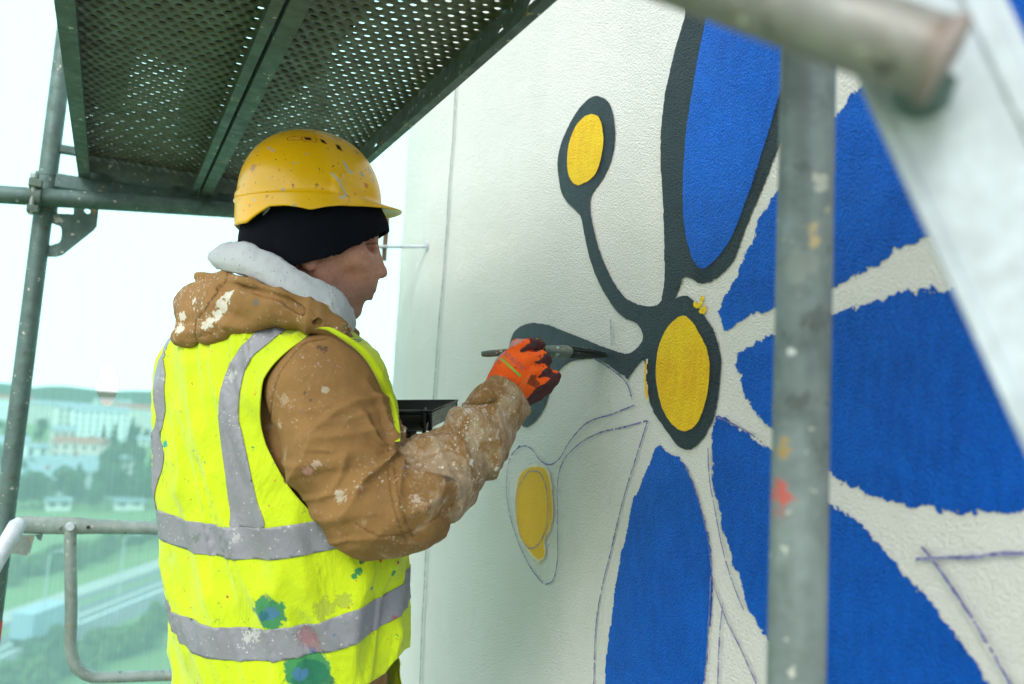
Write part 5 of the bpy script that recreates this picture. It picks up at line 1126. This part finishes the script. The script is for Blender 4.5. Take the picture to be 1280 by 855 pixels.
def jdep(x, y):
    h = jbvh.ray_cast(Vector((0, 0, 0)), V(ray(x, y)).normalized()); return float(np.array(h[0])@fw) if h[0] else 1.385
fr_ = [at(x, y, min(jdep(x, y), 1.385)-.004) for x, y in tabpx]; ct_ = at(607, 490, min(jdep(607, 492), 1.36)-.009); nn = len(fr_)
bk = [p+fw*.004 for p in fr_]; b.add(fr_+[ct_]+bk, [(i, (i+1) % nn, nn) for i in range(nn)]+[(i, nn+1+i, nn+1+(i+1) % nn, (i+1) % nn) for i in range(nn)], True)
o = b.build('cuff_tab', None or M['jacket'], person)
for k, val in (('paint', .7), ('seam', 0.0)): a = o.data.attributes.new(k, 'FLOAT', 'POINT'); a.data.foreach_set("value", np.full(len(o.data.vertices), val, np.float32))

# ---- vest
def vest_f(P): return smin(torso_f(P, .004), cap(P, RS, A3(415, 520, 1.365), .104, .095), .035)
v, q = nets(vest_f, (-.30, .85, tz[0]-.03), (.98, 2.0, .24), .0055); n = normals(vest_f, v, .003)
# world z just under the photo's hem line
bz = np.interp
bcoord = (v-TC)@Bd; acoord = (v-TC)@Fd
w1 = 1-np.abs(vnoise(np.stack([bcoord*2.2+v[:, 2]*1.0, acoord*2.2, v[:, 2]*.55], -1), 5, 71)); w2 = fbm(v*np.array([1, 1, .6]), 11, 72, 3)
w3 = rdge(vnoise(np.stack([bcoord*26+v[:, 2]*9, acoord*26, v[:, 2]*6.5], -1), 1, 76), 2.4)
drape = .024*(w1-.75)+.0065*(w3-.3)+.0045*w2+.004*np.exp(-((v[:, 2]-zpx(640, 1.36))/.03)**2)*vnoise(v, 14, 77)
zb1, zb2 = zpx(675, 1.36), zpx(800, 1.36)
vv0 = v+n*drape[:, None]
t0 = q2t(q); vbvh = BVHTree.FromPolygons([V(p) for p in vv0], [tuple(f) for f in t0.tolist()])
def on_vest(x, y):
    h = vbvh.ray_cast(Vector((0, 0, 0)), V(ray(x, y)).normalized()); return np.array(h[0]) if h[0] else None
def fit_band(cen):
    P_ = [on_vest(x, y) for x, y in cen]; P_ = np.array([p for p in P_ if p is not None]); A_ = np.c_[(P_-TC)@Bd, (P_-TC)@Fd, ((P_-TC)@Bd)**2, np.ones(len(P_))]; return np.linalg.lstsq(A_, P_[:, 2], rcond=None)[0]
k1 = fit_band([(200, 655), (220, 661), (246, 670), (270, 676), (300, 680), (330, 680), (360, 676), (392, 671), (415, 666)])
k2 = fit_band([(207, 779), (240, 795), (268, 801), (300, 805), (330, 806), (365, 803), (400, 796), (440, 784), (480, 762), (505, 738)])
def band(v_, k, w): 
    b_, a_ = (v_-TC)@Bd, (v_-TC)@Fd; bc = np.clip(b_, -.28, .28); z0 = k[0]*bc+k[1]*np.clip(a_, -.17, .17)+k[2]*bc**2+k[3]; return np.abs(v_[:, 2]-z0)-w
B0 = -.054
def mir(v_): b_ = (v_-TC)@Bd-B0; return np.where((b_ < 0)[:, None], v_-2*b_[:, None]*Bd, v_)
arm_px = smooth_poly([(396, 411), (379, 425), (362, 437), (345.6, 452), (334, 467), (328, 482), (325.6, 522), (331, 550), (340, 571), (356, 600), (374, 624), (398, 649), (418, 668), (440, 678), (490, 690), (520, 640), (505, 570), (497, 552), (491, 515), (478, 478), (466, 452), (450, 436), (423, 418), (410, 411)], True, 4)
def armhole(v_):
    m_ = mir(v_); f = sd_poly(proj(m_), arm_px)*.0014; side = .060-((m_-TC)@Bd); return np.maximum(f, side)     # <0 inside the hole
hem = (zpx(846, 1.36))
def hemf(v_): return None
inh = armhole(vv0); kz = fit_band([(215, 905), (300, 898), (380, 890), (440, 868), (480, 845), (500, 820)]) if False else None
# hem: rises towards the front as in the photo
hx = np.interp((vv0-TC)@Bd*0+proj(vv0)[:, 0], [180, 300, 400, 440, 480, 505, 530], [905, 895, 880, 866, 842, 812, 800]); hemd = np.where((vv0@fw) < 1.52, (proj(vv0)[:, 1]-hx)*.0014, tz[0]+.03-vv0[:, 2])
neck = (vv0[:, 2]-zpx(384)) 
keep = np.maximum(np.maximum(-inh, hemd), neck)
va, ta, _ = clip_tris(vv0, t0, keep)
o = mesh_np('vest', va, ta, M['vest'], person); sol = o.modifiers.new("thick", 'SOLIDIFY'); sol.thickness = .0016; sol.offset = 1
vest = o
nv_ = mnormals(vv0, t0); finish(vm_, VB, vv0, t0); finish(sm_, TB, vv0+nv_*.003, t0)
def tape_part(name, f, lift, label=None):
    va, ta, _ = clip_tris(vv0+nv_*lift, t0, np.maximum(np.maximum(f, keep+.001), 0*f-1)); o = mesh_np(name, va, ta, M['tape'], vest); s2 = o.modifiers.new("thick", 'SOLIDIFY'); s2.thickness = .0012; s2.offset = 1
    if label: o["label"] = label
tape_part('reflective_strip', band(vv0, k1, .0265), .0022, "upper horizontal grey reflective strip"); tape_part('reflective_strip', band(vv0, k2, .0275), .0022, "lower horizontal grey reflective strip")
st_px = smooth_poly([(352, 391), (323, 414), (297, 441), (279, 480), (275, 522), (284, 600), (289, 640), (291, 662), (331, 662), (322, 625), (313, 586), (303, 540), (299, 522), (303, 480), (314, 450), (334, 432), (356, 415), (382, 402)], True, 4)
mv = mir(vv0); fs = np.maximum(sd_poly(proj(mv), st_px)*.0014, -(band(vv0, k1, .0262))*1.0); fs = np.maximum(fs, zb1-vv0[:, 2])
tape_part('reflective_strip', np.maximum(fs, B0-((vv0-TC)@Bd)), .0021, "vertical grey reflective strip over the near shoulder"); tape_part('reflective_strip', np.maximum(fs, ((vv0-TC)@Bd)-B0), .0021, "vertical grey reflective strip near the far shoulder")
# bound armhole edge: lime piping raised along the hole in front of the shoulder
b = MB(); 
def vest_at(x, y, d0): 
    p = on_vest(x, y); return p if p is not None else at(x, y, d0)
ed = [(396, 410.5, 1.30), (410, 411, 1.29), (424, 418, 1.285), (438, 427, 1.285), (452, 438, 1.29), (466, 455, 1.30), (478, 478, 1.315), (487, 502, 1.33), (493, 528, 1.345), (495.5, 552, 1.36)]
def fd(x, y, D):
    c_ = [h[0] for h in (bb_.ray_cast(Vector((0, 0, 0)), V(ray(x, y)).normalized()) for bb_ in (jbvh, vbvh)) if h[0] is not None]
    return at(x, y, min([float(np.array(h)@fw) for h in c_]+[D+.02])-.003)
pts = smooth_poly([tuple(fd(*e)) for e in ed], False, 4); nn = len(pts); wdt = np.interp(np.arange(nn), [0, 6, 16, 28, 34, nn], [.001, .004, .0055, .0072, .0070, .0050])
sd_ = []
for i, p in enumerate(pts):
    t = pts[min(i+1, nn-1)]-pts[max(i-1, 0)]; t /= np.linalg.norm(t); vd = p/np.linalg.norm(p); s1 = np.cross(t, vd); s1 /= np.linalg.norm(s1); sd_.append((p+s1*wdt[i]-vd*.003, p-s1*wdt[i]+vd*.004))
fr = [a for a, _ in sd_]; bk = [b_ for _, b_ in sd_]; fr2 = [a+fw*.0025 for a in fr]; bk2 = [a+fw*.0025 for a in bk]
b.add(fr+bk+fr2+bk2, [(i, i+1, nn+i+1, nn+i) for i in range(nn-1)]+[(2*nn+i, 3*nn+i, 3*nn+i+1, 2*nn+i+1) for i in range(nn-1)]+[(i, 2*nn+i, 2*nn+i+1, i+1) for i in range(nn-1)]+[(nn+i, nn+i+1, 3*nn+i+1, 3*nn+i) for i in range(nn-1)], True)
b.build('vest_front_edge', M['vest'], person)
# cords at the throat
b = MB(); b.tube(smooth_poly([tuple(at(*p)) for p in ((425, 409, 1.36), (432, 406, 1.35), (438, 411, 1.35), (434, 416, 1.35), (428, 415, 1.352), (434, 421, 1.355), (439, 424, 1.36))], False, 5), .0021, 8); b.tube(smooth_poly([tuple(at(*p)) for p in ((414, 412, 1.345), (421, 408, 1.34), (427, 413, 1.34), (421, 417, 1.345), (416, 416, 1.35))], False, 5), .002, 8); b.build('drawcord', M['hood'], person)
b = MB(); b.tube(smooth_poly([tuple(at(*p)) for p in ((433, 426, 1.37), (441, 424.5, 1.37), (452, 425, 1.37), (441, 428.5, 1.37), (433, 428, 1.37))], True, 4), .0009, 8, False); b.build('wire_ring', M['tube'], person)

# ---- trousers and boots
trm = fabric("dark_work_trousers", (.05, .055, .065), (.03, .034, .04)).done()
def tr_f(P):
    d = None
    for s in (1, -1):
        h, k, a = leg(s); q = chain(P, [(h, .115), (k, .085), (a+np.array([0, 0, .02]), .07)], .03); d = q if d is None else smin(d, q, .03)
    return smin(d, torso_f(P, -.02)+np.clip((P[..., 2]-(-.60)), 0, 9)*2, .03)
v, q = nets(tr_f, (-.2, 1.0, FLOOR+.02), (.75, 1.9, -.45), .010); n = normals(tr_f, v, .005); mesh_np('trousers', v+n*(.006*fbm(v, 14, 81, 2))[:, None], q, trm, person)
bm_ = simple("work_boot_leather", (.09, .055, .03), .6, var=.4, sc=30)
for s in (1, -1):
    h, k, a = leg(s); f0 = np.array([a[0], a[1], FLOOR+.05])
    def boot(P): 
        d = smin(cap(P, f0-Fd*.03, f0+Fd*.13-np.array([0, 0, .008]), .048, .042), cap(P, f0-Fd*.02, a+np.array([0, 0, .04]), .048, .055), .03); return smax(d, FLOOR+.022-P[..., 2], .004)
    v, q = nets(boot, f0-np.array([.2, .2, .06]), f0+np.array([.2, .2, .2]), .006); o = mesh_np('boot', v, q, bm_, person)
    def sole(P): return smax(smax(cap(P, f0-Fd*.03, f0+Fd*.13, .055, .049), P[..., 2]-(FLOOR+.0215), .002), FLOOR+.0015-P[..., 2], .002)
    v, q = nets(sole, f0-np.array([.2, .2, .06]), f0+np.array([.2, .2, .1]), .006); mesh_np('sole', v, q, simple('rubber_sole', (.02, .02, .02), .8), o)

# ---- right glove
def Gp(x, y, d=0.0): return at(x, y, 1.46+d)
GS = .00146
g_back = [((628, 492, -.01), 22), ((638, 470, -.015), 22), ((650, 455, -.01), 17)]
fingers = [  # metacarpal, knuckle, mid, tip  (px, px, depth), radius px
    [((632, 462, -.012), 13), ((648, 435, -.010), 10.5), ((664, 430.5, -.004), 8.6), ((671, 432, .008), 8.0), ((668, 437, .022), 7)],
    [((640, 470, -.020), 14), ((660, 450, -.022), 11.0), ((676, 447, -.016), 8.8), ((682, 450.5, -.002), 7.8), ((678, 455, .014), 7)],
    [((644, 478, -.020), 14), ((666, 463, -.020), 10.5), ((680, 463, -.014), 8.2), ((683, 466, .000), 7.2), ((678, 470, .014), 6.5)],
    [((645, 487, -.012), 14), ((666, 480, -.014), 11.5), ((683, 473.5, -.008), 9.0), ((692, 470.5, .000), 8.0), ((690, 473, .012), 7)]]
def glove_parts(P):
    base = None
    for (p, r) in g_back:
        q = ell(P, Gp(*p), (r*GS,)*3); base = q if base is None else smin(base, q, .022)
    base = smin(base, cap(P, Gp(624, 500, .0), Gp(640, 474, -.006), .034, .036), .02)
    base = smin(base, cap(P, Gp(638, 455, .0), Gp(655, 486, .006), .020, .022), .02)
    fs_ = []
    for fg in fingers:
        fs_.append(chain(P, [(Gp(*p), r*GS*.94) for p, r in fg], .006))
    palm = cap(P, Gp(655, 500, .008), Gp(682, 484, .012), .0125, .0125)
    palm = smin(palm, cap(P, Gp(660, 495, .01), Gp(671, 493, .010), .014, .012), .008)
    palm = smin(palm, cap(P, Gp(682, 482, .006), Gp(690, 476, .004), .013, .012), .010)
    thumb = chain(P, [(Gp(640, 465, .025), .018), (Gp(655, 446, .040), .014), (Gp(669, 434, .040), .0125), (Gp(674, 431, .036), .011)], .01)
    return base, fs_, palm, thumb
def glove_f(P):
    base, fs_, palm, thumb = glove_parts(P); d = base
    fg = None
    for f in fs_: fg = f if fg is None else smin(fg, f, .0022)
    d = smin(d, fg, .006); d = smin(d, palm, .007); d = smin(d, thumb, .006); return d
g0 = Gp(655, 468); v, q = nets(glove_f, g0-np.array([.09, .10, .085]), g0+np.array([.10, .12, .085]), .0014); n = normals(glove_f, v, .001)
px_ = proj(v); dep = v@fw
base, fs_, palm, thumb = glove_parts(v.astype(np.float32))
rub = np.zeros(len(v))
fi = np.argmin(np.stack(fs_, 1), 1); fmin = np.min(np.stack(fs_, 1), 1)
Pv = px_+1.8*np.stack([vnoise(v, 160, 91), vnoise(v, 160, 92)], 1)
x_, y_ = Pv[:, 0], Pv[:, 1]
def inp(poly): return sd_poly(Pv, smooth_poly(poly, True, 3)) < 0
for poly in ([(655, 423), (668, 420), (678, 424), (679, 436), (672, 440), (662, 437), (653, 441), (651, 437), (660, 430), (662, 424)], [(671, 451), (678, 446), (680, 441), (690, 444), (693, 456), (686, 461), (680, 455), (668, 454)],
             [(676, 468), (680, 464), (686, 460), (692, 466), (690, 473), (680, 472), (674, 474)], [(655, 507), (661, 495), (672, 484), (690, 473), (692, 467), (703, 466), (703, 482), (690, 497), (670, 512), (656, 515)]): rub[inp(poly)] = 1
rub = np.maximum(rub, (dep > 1.462+.004*vnoise(v, 60, 93))*1.0*(fmin < base)); rub = np.maximum(rub, (dep > 1.478)*1.0)
v = v+n*(.0009*fbm(v, 120, 94, 2)*(rub+.3)+.0012*vnoise(v, 50, 95))[:, None]
gl = Mat("glove_knit", .75, spec=.3).base((.90, .125, .008)); gl.vary(35, .5, (.80, .07, .006)); 
rb = gl.step(gl.attr("rubber"), .35, .65); gl.over(gl.math('MULTIPLY', gl.step(gl.noise(110, 6, .7, 5), .60, .68), .8), (.22, .03, .02))
gl.over(rb, (.085, .02, .024)); gl.over(gl.math('MULTIPLY', rb, gl.step(gl.noise(140, 5, .6, 9), .50, .60)), (.035, .045, .045)); gl.spots(260, .3, (.05, .02, .03), 3.0, .07); gl.over(gl.math('MULTIPLY', gl.step(gl.attr("smear"), .3, .8), .7), (.34, .33, .36))
for (x, y, r, c) in ((665, 475, .007, (.16, .035, .01)), (671, 480, .006, (.14, .03, .01)), (675, 444, .0045, (.22, .04, .02)), (655, 433, .004, (.30, .03, .02)), (630, 477, .0018, (.03, .01, .01))): gl.blob(Gp(x, y, -.035), r*1.5, c, .9, .15, 250, .85)
gl.bump(gl.vor(700), .0004); M['glove'] = gl.done()
smear = ((sd_poly(Pv, smooth_poly([(612, 455), (620, 443), (632, 433), (645, 425), (655, 421), (655, 426), (645, 430), (634, 437), (624, 447), (614, 458)], True, 3)) < 0)*1.0)
glv = mesh_np('glove', v, q, M['glove'], person, True, {'rubber': rub, 'smear': smear}); glv["label"] = "orange knitted glove with dark rubber fingertips"
gb = BVHTree.FromPolygons([V(p) for p in v], [tuple(f) for f in q.tolist()])
def on_glove(x, y): h = gb.ray_cast(Vector((0, 0, 0)), V(ray(x, y)).normalized()); return (h[0] or V(Gp(x, y, -.03))), (h[1] or V(-fw))
# knitted ribs, drawn as raised cords across the lower back of the hand
ribm = simple("knit_rib", (.95, .20, .03), .8, var=.3, sc=200); b = MB()
for k in range(13):
    x0_, y0_ = 641+k*1.1-2, 500-k*1.9; x1_, y1_ = x0_+17-k*.25, y0_-14.5
    pts = [on_glove(x0_+(x1_-x0_)*t, y0_+(y1_-y0_)*t)[0] for t in np.linspace(0, 1, 7)]; b.tube([p-V(fw)*.0001 for p in pts], .00045, 6, False)
b.build('knit_ribs', ribm, glv)["kind"] = "stuff"
# printed lettering, laid on the back of the hand
def text_on(name, body, org, ux, uy, size, mat, parent, spacing=1.0, surf=on_glove, lift=.0013):
    cu = bpy.data.curves.new(name, 'FONT'); cu.body = body; cu.size = 1.0; cu.space_character = spacing; cu.resolution_u = 3; o = bpy.data.objects.new(name, cu); C.objects.link(o)
    dg = bpy.context.evaluated_depsgraph_get(); me = bpy.data.meshes.new_from_object(o.evaluated_get(dg)); bpy.data.objects.remove(o); me.name = name
    co = np.empty(len(me.vertices)*3); me.vertices.foreach_get("co", co); co = co.reshape(-1, 3)
    for vtx, c in zip(me.vertices, co):
        x = org[0]+ux[0]*c[0]*size+uy[0]*c[1]*size; y = org[1]+ux[1]*c[0]*size+uy[1]*c[1]*size; p, nn_ = surf(x, y); vtx.co = p-V(ray(x, y)).normalized()*lift
    me.materials.clear(); me.materials.append(mat); me.update(); return link(bpy.data.objects.new(name, me), parent)
ink = simple("print_grey_blue", (.16, .15, .22), .7, var=.5, sc=200); ink2 = simple("print_olive", (.42, .36, .16), .7, var=.3, sc=200); ink3 = simple("print_dark", (.20, .06, .07), .7, var=.3, sc=300)
dv = np.array([.77, .64]); dv /= np.linalg.norm(dv); dn = np.array([dv[1], -dv[0]])
text_on('lettering', "STALCO", (629.5, 443.0), dv, dn, 7.4, ink, glv, 1.18); text_on('lettering', "PERFECT", (626.2, 445.2), dv, dn, 3.4, ink2, glv, 1.55)
text_on('lettering', "CE", (620.5, 452), dv, dn, 4.4, ink3, glv, 1.3); text_on('lettering', "4121X", (626, 460), dv, dn, 2.9, ink3, glv, 1.5) if False else None
barm = simple("print_green", (.16, .55, .05), .6, var=.3, sc=300)
b = MB(); a0, a1 = np.array([626.2, 448.0]), np.array([651.0, 470.2]); gs_ = 24; vv_ = []
for k in range(gs_+1):
    c_ = a0+(a1-a0)*k/gs_
    for w2 in (-1.25, 0, 1.25): x_, y_ = c_+dn*w2; vv_.append(np.array(on_glove(x_, y_)[0])-fw*.0012)
b.add(vv_, [(3*k+m_, 3*k+m_+1, 3*k+m_+4, 3*k+m_+3) for k in range(gs_) for m_ in (0, 1) if k not in (5,)]); b.build('printed_bar', barm, glv)
# ---- left hand in a dark glove under the tray
def lh_f(P):
    c = A3(498, 548, 1.675); d = ell(P, c, (.042, .042, .026))
    for k in range(4): d = smin(d, chain(P, [(c+RT*(-.025+.017*k)+fw*.01, .011), (c+RT*(-.022+.018*k)-fw*.035+UP*.004, .010), (c+RT*(-.02+.018*k)-fw*.040+UP*.022, .009)], .006), .006)
    return smin(d, chain(P, [(c-RT*.02, .013), (c-RT*.045+UP*.014, .011), (c-RT*.05+UP*.03, .010)], .01), .01)
g0 = A3(498, 548, 1.675); v, q = nets(lh_f, g0-.1, g0+.1, .003); o = mesh_np('glove', v, q, simple('dark_glove', (.018, .022, .018), .7), person); o["label"] = "dark glove on the hidden left hand under the tray"

# ================================================================== BRUSH AND TRAY
br = empty('paint_brush', Gp(640, 441, .012)); tag(br, "flat paint-caked brush held in the orange glove, bristles on the charcoal stem", "paint brush")
wood = Mat("painted_handle", .5).base((.07, .10, .085)); wood.vary(50, .6, (.20, .14, .07), 3, stretch=(1, 1, 2)); wood.spots(120, .35, (.40, .36, .28), 5, .2); wood.spots(90, .3, (.02, .05, .04), 8, .3); wood.bump(wood.noise(120, 4), .001); wood = wood.done()
def BPt(x, y, D): return at(x, y, D)
tip = onx(752, 443.5, W-.004)
hp_ = [BPt(602.5, 442.5, 1.445), BPt(612, 442, 1.452), BPt(630, 440.5, 1.47), BPt(655, 438.5, 1.485), BPt(678, 438.5, 1.50)]
b = MB(); b.tube(hp_, [.0048, .0062, .0062, .0075, .0085], 16, flat=[(1, .8)]*5); b.build('handle', wood, br)
b = MB(); b.tube([BPt(676, 438.5, 1.498), BPt(690, 439.3, 1.51), BPt(706, 440, 1.522)], [.0088, .0118, .0128], 20, flat=[(1, 2.0), (1, 2.3), (1, 2.5)]); fer = Mat('caked_ferrule', .5, .3).base((.10, .14, .12)); fer.spots(130, .4, (.50, .52, .46), 4, .25, wob=.9); fer.spots(110, .4, (.02, .05, .045), 9, .35, wob=.9); fer.spots(150, .35, (.35, .20, .10), 14, .12, wob=.9); fer.bump(fer.noise(150, 4), .0015); fer = fer.done(); b.build('ferrule', fer, br)
brm = Mat("wet_bristles", .35).base((.018, .03, .03)); brm.spots(150, .4, (.20, .24, .20), 3, .2); brm.vary(90, .6, (.045, .075, .06)); brm.bump(brm.noise(300, 3, .6, 0, (1, 1, 8)), .002); brm = brm.done()
rb_ = np.random.RandomState(3); b = MB(); A0, A1 = BPt(704, 440, 1.52), tip
side_ = np.cross((A1-A0)/np.linalg.norm(A1-A0), UP)
for k in range(150):
    u, w2 = rb_.uniform(-1, 1), rb_.uniform(-1, 1); s0 = A0+side_*.028*u+UP*.0105*w2; s1 = A1+side_*.020*u+UP*(.0045*w2-.001)+(A1-A0)/np.linalg.norm(A1-A0)*rb_.uniform(-.012, .0); mm2 = s0*.5+s1*.5+side_*rb_.uniform(-.002, .002)+UP*.002*w2
    b.tube([s0, mm2, s1], [.0016, .0014, .0006], 5, False)
b.build('bristles', brm, br)["kind"] = "stuff"
b = MB(); b.tube([Gp(669, 424.5, .008), Gp(674.5, 429, .010), Gp(677, 437, .014)], [.0035, .0065, .0050], 14, flat=[(1, .5)]*3); b.build('yellow_grip', M['yellow'], br)

tray = empty('paint_tray', A3(525, 530, 1.66)); tag(tray, "black plastic paint tray with a smeared pale end held against the worker's chest", "paint tray")
tm = Mat("black_plastic", .3).base((.008, .010, .011)); tm.vary(50, .5, (.02, .03, .032)); tm.spots(130, .35, (.16, .20, .18), 3, .04); tm.spots(60, .3, (.35, .42, .22), 9, .03); tm = tm.done()
te = Mat("smeared_plastic", .5).base((.18, .20, .17)); te.vary(60, .7, (.06, .07, .065)); te.vary(110, .5, (.45, .46, .40), 7); te.spots(200, .4, (.2, .08, .09), 3, .1); te = te.done()
D0, D1 = 1.60, 1.76
fl, fr_, bl, brr = A3(470, 513, D0), A3(541, 514, D0), A3(470, 501, D1), A3(572, 500.5, D1)
dn_ = np.array([0, 0, -1.0])
def wall_q(name, a, b_, depth, inn, mat, th=.003, parent=tray):
    a2, b2 = a+dn_*depth+inn, b_+dn_*depth+inn; m_ = MB(); nn_ = np.cross(b_-a, a2-a); nn_ /= np.linalg.norm(nn_)
    m_.add([a, b_, b2, a2, a+nn_*th, b_+nn_*th, b2+nn_*th, a2+nn_*th], [(0, 1, 2, 3), (7, 6, 5, 4), (0, 4, 5, 1), (1, 5, 6, 2), (2, 6, 7, 3), (3, 7, 4, 0)]); return m_.build(name, mat, parent)
wall_q('front_wall', fl, fr_, .042, (bl-fl)*.12, tm); wall_q('back_wall', brr, bl, .030, (fl-bl)*.06, tm); wall_q('end_wall', fr_+RT*.001, brr+RT*.001, .038, -RT*.012, te); wall_q('end_wall', bl, fl, .038, RT*.012, tm)
b = MB(); q4 = [fl+dn_*.042+(bl-fl)*.12, fr_+dn_*.041+(bl-fl)*.12-RT*.012, brr+dn_*.03+(fl-bl)*.06-RT*.012, bl+dn_*.03+(fl-bl)*.06]; b.add(q4+[p+dn_*.003 for p in q4], [(0, 1, 2, 3), (7, 6, 5, 4), (0, 4, 5, 1), (1, 5, 6, 2), (2, 6, 7, 3), (3, 7, 4, 0)]); b.build('tray_floor', tm, tray)
b = MB(); b.tube([fl, fr_, brr, bl, fl], .0022, 10, False); b.build('rim', tm, tray)
for (x, y0_, y1_) in ((529, 516, 552), (537, 516, 546)): b = MB(); b.tube([A3(x, y0_, 1.598), A3(x+1.5, y1_, 1.605)], [.010, .006], 10, flat=[(.5, 1)]*2); b.build('leg', tm, tray)
b = MB(); b.tube([A3(470, 536.5, 1.60), A3(533, 536.5, 1.60)], .0032, 10); b.tube([A3(470, 520, 1.60), A3(533, 520, 1.60)], .002, 8); b.build('cross_bar', tm, tray)
